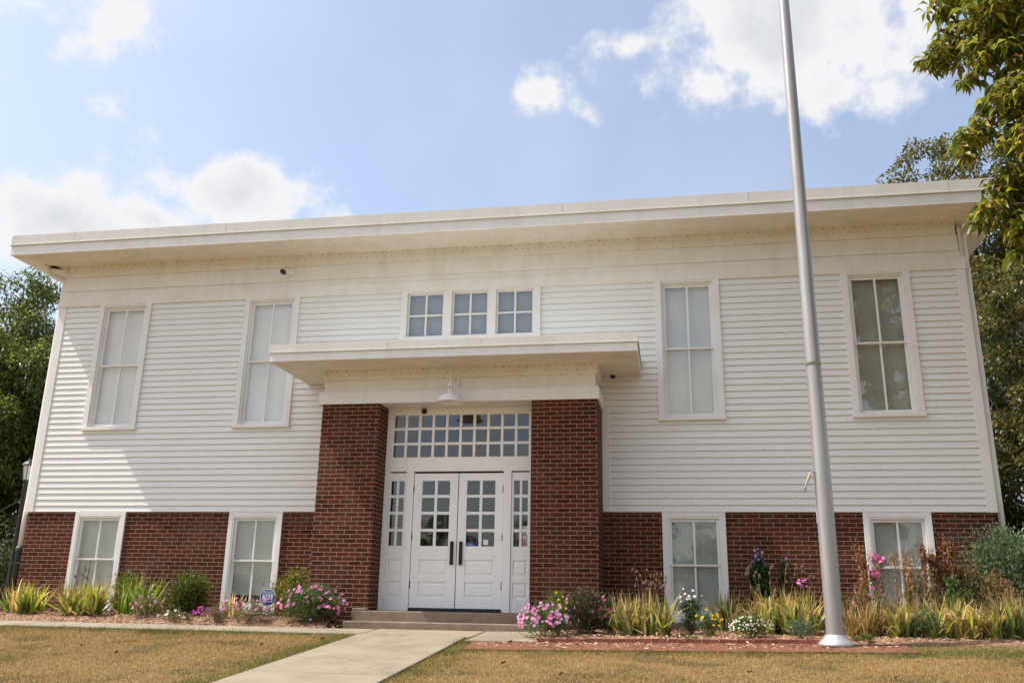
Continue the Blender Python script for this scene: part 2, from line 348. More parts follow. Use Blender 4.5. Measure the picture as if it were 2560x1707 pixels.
def leaves(P, D, L, Wd, cols, fold=.25, droop=0.0, up=None):
    """leaf geometry: each a folded, pointed blade of 6 verts (4 tris). P base, D direction"""
    n = len(P); D = unit(D); up = np.array([0, 0, 1.]) if up is None else up
    R = unit(np.cross(D, up + RG.normal(0, .45, (n, 3)))); N = np.cross(R, D)
    L = np.broadcast_to(np.asarray(L, float), (n,))[:, None]; Wd = np.broadcast_to(np.asarray(Wd, float), (n,))[:, None]
    mid = P + D*L*.5 + N*L*droop*.3; tip = P + D*L - np.array([0, 0, 1.])*L*droop
    l = mid - R*Wd*.5 + N*Wd*fold; r = mid + R*Wd*.5 + N*Wd*fold
    V = np.stack([P, l, mid, r, tip], 1).reshape(-1, 3); b = np.arange(n)[:, None]*5
    F = np.concatenate([b+np.array([0, 2, 1]), b+np.array([0, 3, 2]), b+np.array([1, 2, 4]), b+np.array([2, 3, 4])])
    C = np.repeat(cols, 5, axis=0)
    return V, F, C
def merge(parts):
    V, F, C, o = [], [], [], 0
    for v, f, c in parts: V.append(v); F.append(f+o); C.append(c); o += len(v)
    return np.concatenate(V), np.concatenate(F), np.concatenate(C)
def pal(n, cols, w=None, jit=.18):
    cols = np.array(cols, float); i = RG.choice(len(cols), n, p=w); c = cols[i]*(1+RG.normal(0, jit, (n, 1))) * (1+RG.normal(0, jit*.4, (n, 3)))
    return np.clip(c, .004, .95)

# ------------------------------------------------------------------ ground
def G(x, y):
    z = -1.84
    if y < -1.35: z -= .05*min(-1.35-y, .95)
    if y < -2.3: z -= .078*min(-2.3-y, 16)
    if x > 9: z += .018*min(x-9, 8)
    return z
def BD_(x, y):      # surface of the flower beds (left one is banked up towards the wall)
    if x < 6.7: t = min(max((-1.42-y)/-.45, 0), 1); return G(x, y)+.03+.10*t*t*(3-2*t)
    return G(x, y)+.03
def Gv(x, y):
    z = np.full_like(x, -1.84); z -= .05*np.clip(-1.35-y, 0, .95); z -= .078*np.clip(-2.3-y, 0, 16); z += .018*np.clip(x-9, 0, 8); return z
def sheet(name, xs, ys, dz, m, kind='structure', rough=0.0):
    X, Y = np.meshgrid(xs, ys, indexing='ij'); Z = Gv(X, Y) + dz
    if dz: Z[:, 0] -= dz+.012
    if rough: Z = Z + rough*RG.normal(0, 1, Z.shape)
    nx, ny = len(xs), len(ys); V = np.stack([X, Y, Z], -1).reshape(-1, 3)
    i, j = np.meshgrid(np.arange(nx-1), np.arange(ny-1), indexing='ij'); a = (i*ny+j).ravel()
    F = np.stack([a, a+ny, a+ny+1, a+1], 1); o = npmesh(name, V, F, None, m, None, True); o['kind'] = kind; return o
gx = np.array([-600, -200, -80, -40, -20] + list(np.arange(-10, 30.1, 1.0)) + [40, 60, 120, 300, 600], float)
gy = np.array([-600, -200, -80, -40, -25, -18.3] + list(np.arange(-18, -2.3, .8)) + [-2.3, -1.8, -1.35, 0, 5, 10, 20, 40, 80, 200, 600], float)
sheet('lawn', gx, gy, 0, M['ground'])
# path: concrete slabs with open joints
def slab(mb, x0, x1, y0, y1, top=.03):
    b = [(x0, y0), (x1, y0), (x1, y1), (x0, y1)]
    mb.hexa([(x, y, G(x, y)-.08) for x, y in b], [(x, y, G(x, y)+top) for x, y in b])
pm = MB(); ys = [-1.31, -2.3, -3.35, -4.45, -5.5, -6.6, -7.7, -8.8, -9.9, -11, -12.1, -13.2, -14.3, -15.4, -16.5, -17.6]
for a, b in zip(ys[:-1], ys[1:]): slab(pm, 7.15, 8.72 if b > -2.4 else 8.66, b+.010, a-.010)
slab(pm, 8.738, 10.0, -2.66, -1.31)
pm.build('path', M['path'], bevel=.006)['kind'] = 'structure'
wm = MB(); xs = [7.138, 5.6, 4.1, 2.6, 1.1, -.4, -1.9, -3.4, -4.9]
for a, b in zip(xs[:-1], xs[1:]): slab(wm, b+.006, a-.006, -2.2, -1.42)
wm.build('walkway', M['path'], bevel=.006)['kind'] = 'structure'
mb_ = sheet('mulch_bed_west', np.arange(-3, 6.6, .3), np.array([-1.42, -1.36, -1.28, -1.2, -1.1, -1.0, -.85, -.3, .3]), .03, M['mulch'], rough=.006)
for v in mb_.data.vertices: v.co.z += BD_(v.co.x, v.co.y)-G(v.co.x, v.co.y)-.03
sheet('mulch_bed_east', np.arange(9.55, 20.1, .3), np.array([-2.64, -2.52, -1.9, -1.35, -.7, .3]), .03, M['mulch'], rough=.006)
bp_ = MB()
for x0 in np.arange(8.86, 14.0, .4): slab(bp_, x0, min(x0+.4, 14.06), -3.42, -2.68, .022)
bp_.build('brick_path', M['paver'])['kind'] = 'structure'
# ------------------------------------------------------------------ schoolhouse
WX = 16.17; H1 = 3.86; EZ = 4.69; BD = 11.0; BASE = -2.0
house = empty('schoolhouse', 'long white clapboard schoolhouse with brick basement storey, flat overhanging roof and brick-pillared entrance', 'building', (8.08, 0, -1.84))
UP = [(.855, .855+1.064), (3.808, 4.872), (11.252, 12.316), (14.267, 15.331)]; UZ = 1.472
LO = [(.988, 1.964), (3.92, 4.896), (11.259, 12.235), (14.275, 15.251)]; LZ = -1.66
TX0, TX1, TZ = 6.795, 9.298, 2.974
# brick basement walls with openings
bw = MB(); T = .3
xe = [0.02] + [v for a, b in LO for v in (a+.04, b-.04)] + [WX-.02]
door0, door1 = 6.78, 9.32
for i in range(0, len(xe), 2):
    a, b = xe[i], xe[i+1]
    if a < door0 < b: bw.box(a, door0, .012, T, BASE, 0); bw.box(door1, b, .012, T, BASE, 0)
    else: bw.box(a, b, .012, T, BASE, 0)
for a, b in LO: bw.box(a+.04, b-.04, .012, T, BASE, LZ-.10); bw.box(a+.04, b-.04, .012, T, -.03, 0)
bw.box(.02, .32, T, BD, BASE, 0); bw.box(WX-.32, WX-.02, T, BD, BASE, 0); bw.box(.32, WX-.32, BD-.3, BD, BASE, 0)
bw.build('brick_wall', M['brick'], house)
# clapboards
sd = MB()
def clap(x0, x1, z0, z1, r0, face='f', proud=.014):
    """wedge board piece: z0..z1 of a board whose row starts at r0"""
    if x1-x0 < .002 or z1-z0 < .002: return
    def pr(z): return proud*(1-(z-r0)/PITCH) + .001
    a, b = pr(z0), pr(z1)
    if face == 'f': bq = [(x0, -a, z0), (x1, -a, z0), (x1, .02, z0), (x0, .02, z0)]; tq = [(x0, -b, z1), (x1, -b, z1), (x1, .02, z1), (x0, .02, z1)]
    elif face == 'l': bq = [(-a, x0, z0), (.02, x0, z0), (.02, x1, z0), (-a, x1, z0)]; tq = [(-b, x0, z1), (.02, x0, z1), (.02, x1, z1), (-b, x1, z1)]
    elif face == 'r': bq = [(WX-.02, x0, z0), (WX+a, x0, z0), (WX+a, x1, z0), (WX-.02, x1, z0)]; tq = [(WX-.02, x0, z1), (WX+b, x0, z1), (WX+b, x1, z1), (WX-.02, x1, z1)]
    else: bq = [(x0, BD-.02, z0), (x1, BD-.02, z0), (x1, BD+a, z0), (x0, BD+a, z0)]; tq = [(x0, BD-.02, z1), (x1, BD-.02, z1), (x1, BD+b, z1), (x0, BD+b, z1)]
    sd.hexa(bq, tq)
for r in range(36):
    z0, z1 = r*PITCH, (r+1)*PITCH
    holes = [(a+.04, b-.04, UZ+.03, 9) for a, b in UP] + [(TX0+.04, TX1-.04, TZ+.02, 9), (6.6, 9.5, -9, 1.75)]
    cuts = sorted(set([z0, z1] + [h[k] for h in holes for k in (2, 3) if z0 < h[k] < z1]))
    for za, zb in zip(cuts[:-1], cuts[1:]):
        hs = sorted(h for h in holes if h[2] < zb-1e-5 and h[3] > za+1e-5); x = .13
        for h in hs: clap(x, h[0], za, zb, z0); x = h[1]
        clap(x, WX-.13, za, zb, z0)
    clap(.13, BD-.13, z0, z1, z0, 'l'); clap(.13, BD-.13, z0, z1, z0, 'r'); clap(.13, WX-.13, z0, z1, z0, 'b')
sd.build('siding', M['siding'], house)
# sheathing behind siding to keep the inside dark
sh = MB()
def shpiece(a, b, z0, z1): sh.box(a, b, .021, .16, z0, z1)
x = .02
for a, b in sorted(UP + [(TX0, TX1)]):
    lowz = UZ if (a, b) in UP else TZ
    zl = .0 if not (a, b) == (TX0, TX1) else 1.70
    shpiece(a+.04, b-.04, zl, lowz+.03)
x = .02
for a, b in UP[:2]: shpiece(x, a+.04, .0, 4.6); x = b-.04
shpiece(x, door0, 0, 4.6); shpiece(door0, TX0+.04, 1.70, 4.6); shpiece(TX1-.04, door1, 1.70, 4.6); x = door1
for a, b in UP[2:]: shpiece(x, a+.04, 0, 4.6); x = b-.04
shpiece(x, WX-.02, 0, 4.6)
for a, b in UP + [(TX0, TX1)]: shpiece(a+.04, b-.04, H1-.01, 4.6)
sh.box(.021, .16, .161, BD-.17, 0.001, 4.6); sh.box(WX-.16, WX-.021, .161, BD-.17, .001, 4.6); sh.box(.02, WX-.02, BD-.16, BD-.021, .001, 4.6)
sh.box(.32, WX-.32, .31, BD-.32, -.25, -.1)
sh.build('inner_wall', M['inside'], house)
# corner boards
for x0, x1 in ((-.016, .13), (WX-.13, WX+.016)):
    MB().box(x0, x1, -.022, .12, -.004, H1-.001).build('corner_board', M['trim'], house, bevel=.003)
# frieze
fz = MB()
fz.box(-.03, WX+.03, -.040, .02, H1, 4.055)
def wedge(x0, x1, z0, z1, p0, p1): fz.hexa([(x0, -p0, z0), (x1, -p0, z0), (x1, .02, z0), (x0, .02, z0)], [(x0, -p1, z1), (x1, -p1, z1), (x1, .02, z1), (x0, .02, z1)])
wedge(.035, WX-.035, 4.057, 4.175, .030, .014); wedge(.045, WX-.045, 4.177, 4.455, .034, .014); wedge(.06, WX-.06, 4.457, EZ+.004, .034, .016)
fz.box(-.028, .019, .021, BD, H1, 4.6); fz.box(WX-.019, WX+.028, .021, BD, H1, 4.6); fz.box(.02, WX-.02, BD-.015, BD+.03, H1, 4.6)
fz.build('frieze', M['frieze'], house)
# roof: soffit boards, fascia, flashing
OH = .75; RX0, RX1 = -.68, WX+.66; RY0, RY1 = -OH, BD+OH
# soffit with a broken-out hole at the left corner
so = MB(); HX0, HX1, HY0, HY1 = -.40, -.17, -.16, .12
so.box(RX0+.02, HX0, RY0+.02, RY1-.02, EZ, EZ+.02); so.box(HX1, RX1-.02, RY0+.02, RY1-.02, EZ, EZ+.02)
so.hexa([(HX0, RY0+.02, EZ), (HX1, RY0+.02, EZ), (HX1, -.10, EZ), (HX0, HY0-.05, EZ)], [(HX0, RY0+.02, EZ+.02), (HX1, RY0+.02, EZ+.02), (HX1, -.10, EZ+.02), (HX0, HY0-.05, EZ+.02)])
so.hexa([(HX0, .0, EZ), (HX1, HY1, EZ), (HX1, RY1-.02, EZ), (HX0, RY1-.02, EZ)], [(HX0, .0, EZ+.02), (HX1, HY1, EZ+.02), (HX1, RY1-.02, EZ+.02), (HX0, RY1-.02, EZ+.02)])
for k in range(1, 5): so.box(RX0+.03, RX1-.03, RY0+.02+k*.145, RY0+.026+k*.145, EZ-.0035, EZ-.0005)
so.build('soffit', M['soffit'], house)
def rim(x0, x1, y0, y1, t, z0, z1):
    m = MB(); m.box(x0, x1, y0, y0+t, z0, z1); m.box(x0, x1, y1-t, y1, z0, z1); m.box(x0, x0+t, y0+t, y1-t, z0, z1); m.box(x1-t, x1, y0+t, y1-t, z0, z1); return m
rim(RX0, RX1, RY0, RY1, .03, EZ-.006, EZ+.20).build('fascia', M['trim'], house, bevel=.002)
fl = rim(RX0-.012, RX1+.012, RY0-.012, RY1+.012, .05, EZ+.190, EZ+.385)
lip = rim(RX0-.026, RX1+.026, RY0-.026, RY1+.026, .014, EZ+.178, EZ+.196); fl.add(lip.v, lip.f)
for x0 in np.arange(RX0+1.2, RX1, 3.05): fl.box(x0, x0+.09, RY0-.0145, RY0-.012, EZ+.2, EZ+.386)
fl.build('roof_flashing', M['flash'], house, bevel=.002)
MB().box(RX0+.04, RX1-.04, RY0+.04, RY1-.04, EZ+.19, EZ+.33).build('roof', M['flash'], house)

# windows -------------------------------------------------------
def window(x0, x1, z0, z1, upper=True, label=None, drop=0.0, blind=None, bm='blind', glass='glass'):
    c = .10 if upper else .075; t = .028
    w = MB()
    yb = -.046 if upper else -.018                                        # casing front face
    w.box(x0, x0+c, yb, .02, z0+.001, z1-.001); w.box(x1-c, x1, yb, .02, z0+.001, z1-.001)
    sill_h = .06 if upper else .055
    if upper:
        w.box(x0+c, x1-c, yb+.008, .05, z1-.03, z1-.002); w.box(x0-.01, x1+.01, yb-.018, .06, z0-.012, z0+.045)
        ix0, ix1, iz0, iz1 = x0+c, x1-c, z0+.045, z1-.03
    else:
        w.box(x0+c, x1-c, yb+.002, .02, z1-c, z1-.002); w.box(x0+.01, x1-.01, yb-.03, .10, z0+.0, z0+.055); w.box(x0+c, x1-c, yb+.004, .10, z0+.055, z0+.10)
        ix0, ix1, iz0, iz1 = x0+c, x1-c, z0+.10, z1-c
    j = .028
    w.box(ix0, ix0+j, -.012, .14, iz0, iz1); w.box(ix1-j, ix1, -.012, .14, iz0, iz1); w.box(ix0+j, ix1-j, -.010, .14, iz1-j, iz1)
    o = w.build('window', M['trim'], house, bevel=.003)
    if label: o['label'] = label
    sx0, sx1, sz0, sz1 = ix0+j, ix1-j, iz0, iz1-j; zm = (sz0+sz1)/2+.02; st = .042
    # upper sash proud, lower sash set back
    for (a, b, y) in ((zm-.012, sz1, .022), (sz0, zm+.012, .052)):
        s = MB(); top = a > sz0
        s.box(sx0, sx0+st, y, y+.03, a, b); s.box(sx1-st, sx1, y, y+.03, a, b)
        s.box(sx0+st, sx1-st, y+.001, y+.03, b-(.045 if top else .03), b); bh = .028 if top else .07
        s.box(sx0+st, sx1-st, y-.001, y+.03, a, a+bh)
        cx = (sx0+sx1)/2; s.box(cx-.016, cx+.016, y+.004, y+.028, a+bh, b-.03)
        s.build('sash', M['trim'], o, bevel=.002)
        p = MB(); p.box(sx0+st-.005, sx1-st+.005, y+.014, y+.017, a+bh-.005, b-.025); p.build('pane', M[glass], o)
    bl = MB(); zb = sz0+drop
    n = 14
    for i in range(n):
        xa, xb = sx0+(sx1-sx0)*i/n, sx0+(sx1-sx0)*(i+1)/n; ya = .115+.004*math.sin(i*1.3+x0); yb2 = .115+.004*math.sin((i+1)*1.3+x0)
        bl.hexa([(xa, ya, zb), (xb, yb2, zb), (xb, yb2+.003, zb), (xa, ya+.003, zb)], [(xa, ya, sz1), (xb, yb2, sz1), (xb, yb2+.003, sz1), (xa, ya+.003, sz1)])
    bl.build('blind', M[bm], o)
    return o
for k, (a, b) in enumerate(UP): window(a, b, UZ, H1, bm=('blind_hi', 'blind_hi', 'blind', 'blind_dimmed')[k])
for k, (a, b) in enumerate(LO):
    window(a, b, LZ, 0, False, drop=(.19 if k == 1 else 0), bm='blind_lo')
# concrete ledges under lower windows
for a, b in LO: MB().box(a-.05, b+.05, -.03, .10, LZ-.10, LZ-.002).build('window_ledge', M['ledge'], house, bevel=.004)
# triple window
w = MB(); yb = -.046
ed = [(TX0, TX0+.115), (7.575, 7.72), (8.372, 8.515), (TX1-.125, TX1)]
for a, b in ed: w.box(a, b, yb, .02, TZ+.001, H1-.001)
w.box(TX0-.01, TX1+.01, yb-.016, .06, TZ-.012, TZ+.05)
for i in range(3):
    a, b = ed[i][1], ed[i+1][0]; w.box(a, b, yb+.01, .05, H1-.022, H1-.002)
tw = w.build('window', M['trim'], house, bevel=.003); tw['label'] = 'triple four-pane window above the porch canopy'
for i in range(3):
    a, b = ed[i][1], ed[i+1][0]; s = MB(); st = .03; z0, z1 = TZ+.05, H1-.022; y = .02
    s.box(a, a+st, y, y+.03, z0, z1); s.box(b-st, b, y, y+.03, z0, z1); s.box(a+st, b-st, y, y+.03, z1-.025, z1); s.box(a+st, b-st, y, y+.03, z0, z0+.03)
    cx = (a+b)/2; cz = (z0+z1)/2; s.box(cx-.017, cx+.017, y+.003, y+.028, z0+.03, z1-.025)
    s.box(a+st, cx-.017, y+.005, y+.027, cz-.016, cz+.016); s.box(cx+.017, b-st, y+.005, y+.027, cz-.016, cz+.016)
    s.build('sash', M['trim'], tw, bevel=.002)
    MB().box(a+.02, b-.02, y+.014, y+.017, z0+.02, z1-.02).build('pane', M['glass'], tw)
    MB().box(a, b, .10, .104, z0, z1).build('blind', M['blind_gray'], tw)
# ------------------------------------------------------------------ entrance
PF = -.90
for a, b in ((5.83, 6.81), (9.295, 10.325)):
    p = MB(); p.box(a, b, PF, .011, BASE, 1.645); p.build('brick_pillar', M['brick'], house)
# porch entablature
en = MB(); en.box(5.765, 10.36, -.935, -.0155, 1.648, 1.845)
en.build('porch_beam', M['trim'], house, bevel=.004)
en = MB(); en.box(5.845, 10.30, -.895, -.016, 1.845, 2.045); en.hexa([(5.815, -.925, 2.045), (10.33, -.925, 2.045), (10.33, -.016, 2.045), (5.815, -.016, 2.045)], [(5.80, -.915, 2.212), (10.345, -.915, 2.212), (10.345, -.016, 2.212), (5.80, -.016, 2.212)])
en.box(7.975, 8.135, -.915, -.8955, 1.848, 2.044)
en.build('porch_frieze', M['frieze'], house, bevel=.003)
for a, b in ((5.70, 5.829), (10.335, 10.455)): MB().box(a, b, -.03, .01, .001, 1.647).build('trim_board', M['trim'], house, bevel=.003)
CX0, CX1, CY = 5.17, 10.99, -1.62; CZ = 2.213
cs = MB().box(CX0+.02, CX1-.02, CY+.02, -.016, CZ, CZ+.02)
for k in range(1, 10): cs.box(CX0+.03, CX1-.03, CY+.02+k*.145, CY+.025+k*.145, CZ-.003, CZ-.0005)
cs.build('canopy_soffit', M['soffit'], house)
def rim3(x0, x1, y0, y1, t, z0, z1):
    m = MB(); m.box(x0, x1, y0, y0+t, z0, z1); m.box(x0, x0+t, y0+t, y1, z0, z1); m.box(x1-t, x1, y0+t, y1, z0, z1); return m
rim3(CX0, CX1, CY, -.016, .03, CZ-.006, CZ+.15).build('canopy_fascia', M['trim'], house, bevel=.002)
fl = rim3(CX0-.01, CX1+.01, CY-.01, -.016, .04, CZ+.14, CZ+.268)
lip = rim3(CX0-.022, CX1+.022, CY-.022, -.016, .012, CZ+.130, CZ+.146); fl.add(lip.v, lip.f)
for x0 in (7.05, 8.55): fl.box(x0, x0+.07, CY-.0125, CY-.01, CZ+.15, CZ+.2685)
fl.build('canopy_flashing', M['flash'], house, bevel=.002)
MB().box(CX0+.03, CX1-.03, CY+.03, -.017, CZ+.14, CZ+.24).build('canopy_roof', M['flash'], house)
# short canopy drain elbow at its left
MB().tube([(5.66, -.38, 2.213), (5.66, -.38, 2.12), (5.69, -.36, 2.04), (5.75, -.32, 1.98), (5.82, -.30, 1.95)], .055, 14).build('drain_elbow', M['pipe_white'], house, smooth=True)
# door wall, set back
DY = -.45
dw = MB()
X0, X1 = 6.811, 9.294; FL = -1.563
dw.box(X0, X1, DY, DY+.10, 1.545, 1.647)                     # above transom
dw.box(X0, 6.925, DY, DY+.10, .838, 1.545); dw.box(9.187, X1, DY, DY+.10, .838, 1.545)
dw.box(X0, X1, DY-.012, DY+.10, .607, .838)                  # header
dw.box(X0, 6.900, DY, DY+.10, FL, .607); dw.box(9.205, X1, DY, DY+.10, FL, .607)
dw.box(7.182, 7.308, DY-.01, DY+.10, FL, .607); dw.box(8.79, 8.918, DY-.01, DY+.10, FL, .607)
dw.build('door_frame', M['door'], house, bevel=.004)
MB().box(7.308, 8.79, DY+.03, DY+.10, .588, .607).build('head_gap', M['black'], house)
tr = MB(); cw = (9.187-6.925+.042)/10
tr.box(6.925, 9.187, DY+.012, DY+.055, 1.537, 1.545); tr.box(6.925, 9.187, DY+.012, DY+.055, .838, .841)
for i in range(1, 10): tr.box(6.925+cw*i-.042, 6.925+cw*i, DY+.010, DY+.05, .841, 1.537)
for z in (1.291, 1.041):
    for i in range(10): tr.box(6.925+cw*i, 6.925+cw*i+cw-.042, DY+.014, DY+.046, z, z+.042)
tr = tr.build('transom_window', M['door'], house, bevel=.003)
MB().box(6.925, 9.187, DY+.028, DY+.031, .841, 1.537).build('pane', M['glass_dark'], tr)
def grid(mb, x0, x1, z0, z1, nx, nz, mw, mh, y0, y1):
    pw = (x1-x0-(nx-1)*mw)/nx; ph = (z1-z0-(nz-1)*mh)/nz
    for i in range(1, nx): mb.box(x0+i*(pw+mw)-mw, x0+i*(pw+mw), y0, y1, z0, z1)
    for k in range(1, nz):
        for i in range(nx): xa = x0+i*(pw+mw); mb.box(xa, xa+pw, y0+.003, y1-.003, z0+k*(ph+mh)-mh, z0+k*(ph+mh))
GZ0, GZ1 = -.572, .455
def panel(mb, x0, x1, z0, z1, y):       # recessed panel with raised moulding inside a frame opening
    mb.box(x0, x1, y+.018, y+.03, z0, z1)
    f = .018
    mb.hexa([(x0+f, y+.017, z0+f), (x1-f, y+.017, z0+f), (x1-f, y+.017, z1-f), (x0+f, y+.017, z1-f)], [(x0+f*2.2, y+.006, z0+f*2.2), (x1-f*2.2, y+.006, z0+f*2.2), (x1-f*2.2, y+.006, z1-f*2.2), (x0+f*2.2, y+.006, z1-f*2.2)])
def leafpanel(x0, x1, gx0, gx1, px0, px1, nx, z0, z1, y, mw):
    m = MB()
    m.box(x0, gx0, y, y+.042, z0, z1) if gx0 == px0 else (m.box(x0, min(gx0, px0), y, y+.042, z0, z1))
    m.box(max(gx1, px1), x1, y, y+.042, z0, z1)
    a, b = min(gx0, px0), max(gx1, px1)
    m.box(a, b, y, y+.042, GZ1, z1); m.box(a, b, y, y+.042, -.783, GZ0); m.box(a, b, y, y+.042, -1.121, -1.017); m.box(a, b, y, y+.042, z0, -1.352)
    if gx0 > a: m.box(a, gx0, y, y+.042, GZ0, GZ1)
    if gx1 < b: m.box(gx1, b, y, y+.042, GZ0, GZ1)
    grid(m, gx0, gx1, GZ0, GZ1, nx, 4, mw, .045, y+.006, y+.036)
    for za, zb in ((-1.017, -.783), (-1.352, -1.121)): panel(m, a, b, za, zb, y)
    return m
for side, (a, b, g0, g1) in enumerate(((6.903, 7.180, 6.925, 7.150), (8.921, 9.203, 8.958, 9.182))):
    m = leafpanel(a, b, g0, g1, g0+.01, g1-.01, 2, FL, .585, DY+.012, .038); o = m.build('sidelight', M['door'], house, bevel=.003)
    MB().box(g0, g1, DY+.030, DY+.033, GZ0, GZ1).build('pane', M['glass_dark'], o)
    if side:
        mm = MB(); mm.box(9.085, 9.185, DY+.052, DY+.054, -.572, -.25); mm.build('poster', M['sign_white'], o)['label'] = 'white poster with red arch behind the lowest pane'
        arc = MB(); n = 12; r0, r1 = .028, .048
        for k in range(n):
            t0, t1 = math.pi*k/n, math.pi*(k+1)/n; cx, cz = 9.135, -.44
            q = [(cx+r0*math.cos(t0), cz+1.4*r0*math.sin(t0)), (cx+r1*math.cos(t0), cz+1.4*r1*math.sin(t0)), (cx+r1*math.cos(t1), cz+1.4*r1*math.sin(t1)), (cx+r0*math.cos(t1), cz+1.4*r0*math.sin(t1))]
            arc.hexa([(x, DY+.051, z) for x, z in q], [(x, DY+.049, z) for x, z in q])
        arc.box(9.087, 9.107, DY+.049, DY+.051, -.57, -.44); arc.box(9.163, 9.183, DY+.049, DY+.051, -.57, -.44)
        arc.box(9.117, 9.153, DY+.049, DY+.051, -.56, -.45)
        arc.build('poster_mark', M['sticker_red'], o)
MX = 8.052
for s in (0, 1):
    y = DY+.012
    if s == 0: x0, x1, g0, g1, p0, p1 = 7.314, MX-.006, 7.453, 7.912, 7.458, 7.912; hx = 7.952
    else: x0, x1, g0, g1, p0, p1 = MX+.006, 8.784, 8.195, 8.654, 8.195, 8.65; hx = 8.098
    m = leafpanel(x0, x1, g0, g1, p0, p1, 2, -1.513, .575, y, .046)
    d = m.build('door', M['door'], house, bevel=.003); d['label'] = ('left' if s == 0 else 'right')+' leaf of the white double door'
    MB().box(g0, g1, y+.02, y+.023, GZ0, GZ1).build('pane', M['glass_dark'], d)
    h = MB(); h.box(hx, hx+.055, y-.030, y-.022, -.860, -.50); h.box(hx+.015, hx+.04, y-.022, y, -.85, -.83); h.box(hx+.015, hx+.04, y-.022, y, -.53, -.51)
    h.build('handle', M['bronze'], d, bevel=.003)
    MB().box(x0, x1, y-.006, y+.03, -1.553, -1.5135).build('door_sweep', M['black'], d)
    hxx = x0-.008 if s == 0 else x1-.006
    for hz in (.26, -.49, -1.23): MB().lathe((hxx+.006, y-.008, hz), [(.009, 0), (.009, .115)], 10).build('hinge', M['bronze'], d)
    if s:
        MB().box(g0+.015, g0+.155, y+.0255, y+.027, -.568, -.52).build('sticker', M['sticker_blue'], d)['label'] = 'pale blue rectangular sticker'
        k = MB(); k.lathe((g0+.14, y+.018, -.535), [(.028, 0), (.028, .0015)], 18, 'y'); k.build('sticker', M['sign_blue'], d)['label'] = 'round blue sticker'
        MB().box(g0+.28, g0+.36, y+.0165, y+.018, -.55, -.47).build('sticker', M['sign_white'], d)['label'] = 'white square sticker'
MB().box(MX-.0055, MX+.0055, DY+.02, DY+.06, -1.55, .588).build('center_gap', M['black'], house)
# inside vestibule (dark), ceiling of recess
vb = MB(); vb.box(6.80, 6.81, DY+.101, 2.2, BASE, 1.69); vb.box(9.30, 9.31, DY+.101, 2.2, BASE, 1.69); vb.box(6.80, 9.31, 2.2, 2.25, BASE, 1.69); vb.box(6.80, 9.31, DY+.101, 2.2, -1.66, -1.60)
vb.box(6.82, 9.29, .17, 2.2, 1.66, 1.70)
vb.build('vestibule', M['inside'], house)
# steps
st = MB(); st.box(6.59, 9.56, -1.0, DY+.05, BASE, FL-.002); st.box(6.59, 6.825, -.998, -.899, FL-.002, -1.532)
st.box(6.57, 9.58, -1.30, -1.0005, BASE, -1.712); st.build('entrance_steps', M['step'], house, bevel=.012)
MB().box(7.30, 8.80, DY-.05, DY+.06, FL-.002, FL+.012).build('threshold', M['bronze'], house)

# downspouts
def pipe(pts, r, nm, m, parent=house): return MB().tube(pts, r, 16).build(nm, m, parent, smooth=True)
dl = pipe([(-.36, -.10, 4.80), (-.36, -.10, 4.62), (-.33, -.06, 4.55), (-.24, .02, 4.50), (-.12, .10, 4.46), (-.09, .11, 4.40), (-.09, .11, 2.4), (-.09, .11, .30), (-.09, .10, -.02), (-.075, .08, -.62)], .052, 'downspout', M['pipe_white'])
MB().tube([(-.075, .08, -.60), (-.075, .08, -.68), (-.075, .08, -.70), (-.075, .08, -2.0)], [.072, .072, .060, .060], 16).build('iron_pipe', M['darkpipe'], dl, smooth=True)
MB().box(-.13, .06, -.02, 0.0, -.90, -.875).build('bracket', M['darkpipe'], dl)
dr = pipe([(16.62, .20, 4.80), (16.60, .20, 4.60), (16.50, .18, 4.56), (16.33, .16, 4.54), (16.27, .15, 4.48), (16.265, .15, 4.40), (16.27, .15, 2.4), (16.27, .15, .3), (16.265, .13, -.38)], .050, 'downspout', M['pipe_white'])
MB().tube([(16.265, .13, -.37), (16.265, .13, -2.0)], .066, 16).build('iron_pipe', M['darkpipe'], dr, smooth=True)
for z in (3.9, 2.0, .30):
    MB().lathe((-.09, .11, z), [(.0545, 0), (.0545, .03)], 16, cap=False).build('pipe_joint', M['pipe_white'], dl); MB().lathe((16.268, .15, z), [(.0525, 0), (.0525, .03)], 16, cap=False).build('pipe_joint', M['pipe_white'], dr)
# ------------------------------------------------------------------ fixtures
lx, ly = 8.035, -1.16
wlmp = empty('wall_lamp', 'white enamel gooseneck barn lamp hanging from the porch beam above the double door', 'lamp', (8.06, -.90, 1.95))
MB().lathe((8.075, -.937, 1.955), [(.055, 0), (.055, .022)], 24, 'y').build('back_plate', M['trim'], wlmp, bevel=.002)
pts = [Vector((8.07, -.935, 1.955)), Vector((8.065, -.99, 1.985)), Vector((8.05, -1.06, 2.02)), Vector((8.04, -1.12, 2.02)), Vector((lx, ly, 1.99)), Vector((lx, ly, 1.93))]
MB().tube(pts, .011, 10).build('arm', M['trim'], wlmp, smooth=True)
MB().lathe((lx, ly, 0), [(.018, 1.945), (.022, 1.905), (.036, 1.885), (.038, 1.745), (.046, 1.735)], 24).build('socket', M['lamp_white'], wlmp, smooth=True)
MB().box(lx-.006, lx+.004, ly-.0395, ly-.037, 1.80, 1.84).build('socket_slot', M['black'], wlmp)
MB().lathe((lx, ly, 0), [(.045, 1.738), (.075, 1.725), (.14, 1.70), (.175, 1.665), (.195, 1.61), (.225, 1.583), (.227, 1.578), (.222, 1.577), (.19, 1.603), (.168, 1.655), (.132, 1.688), (.04, 1.715)], 40, cap=False).build('lamp_shade', M['lamp_white'], wlmp, smooth=True)
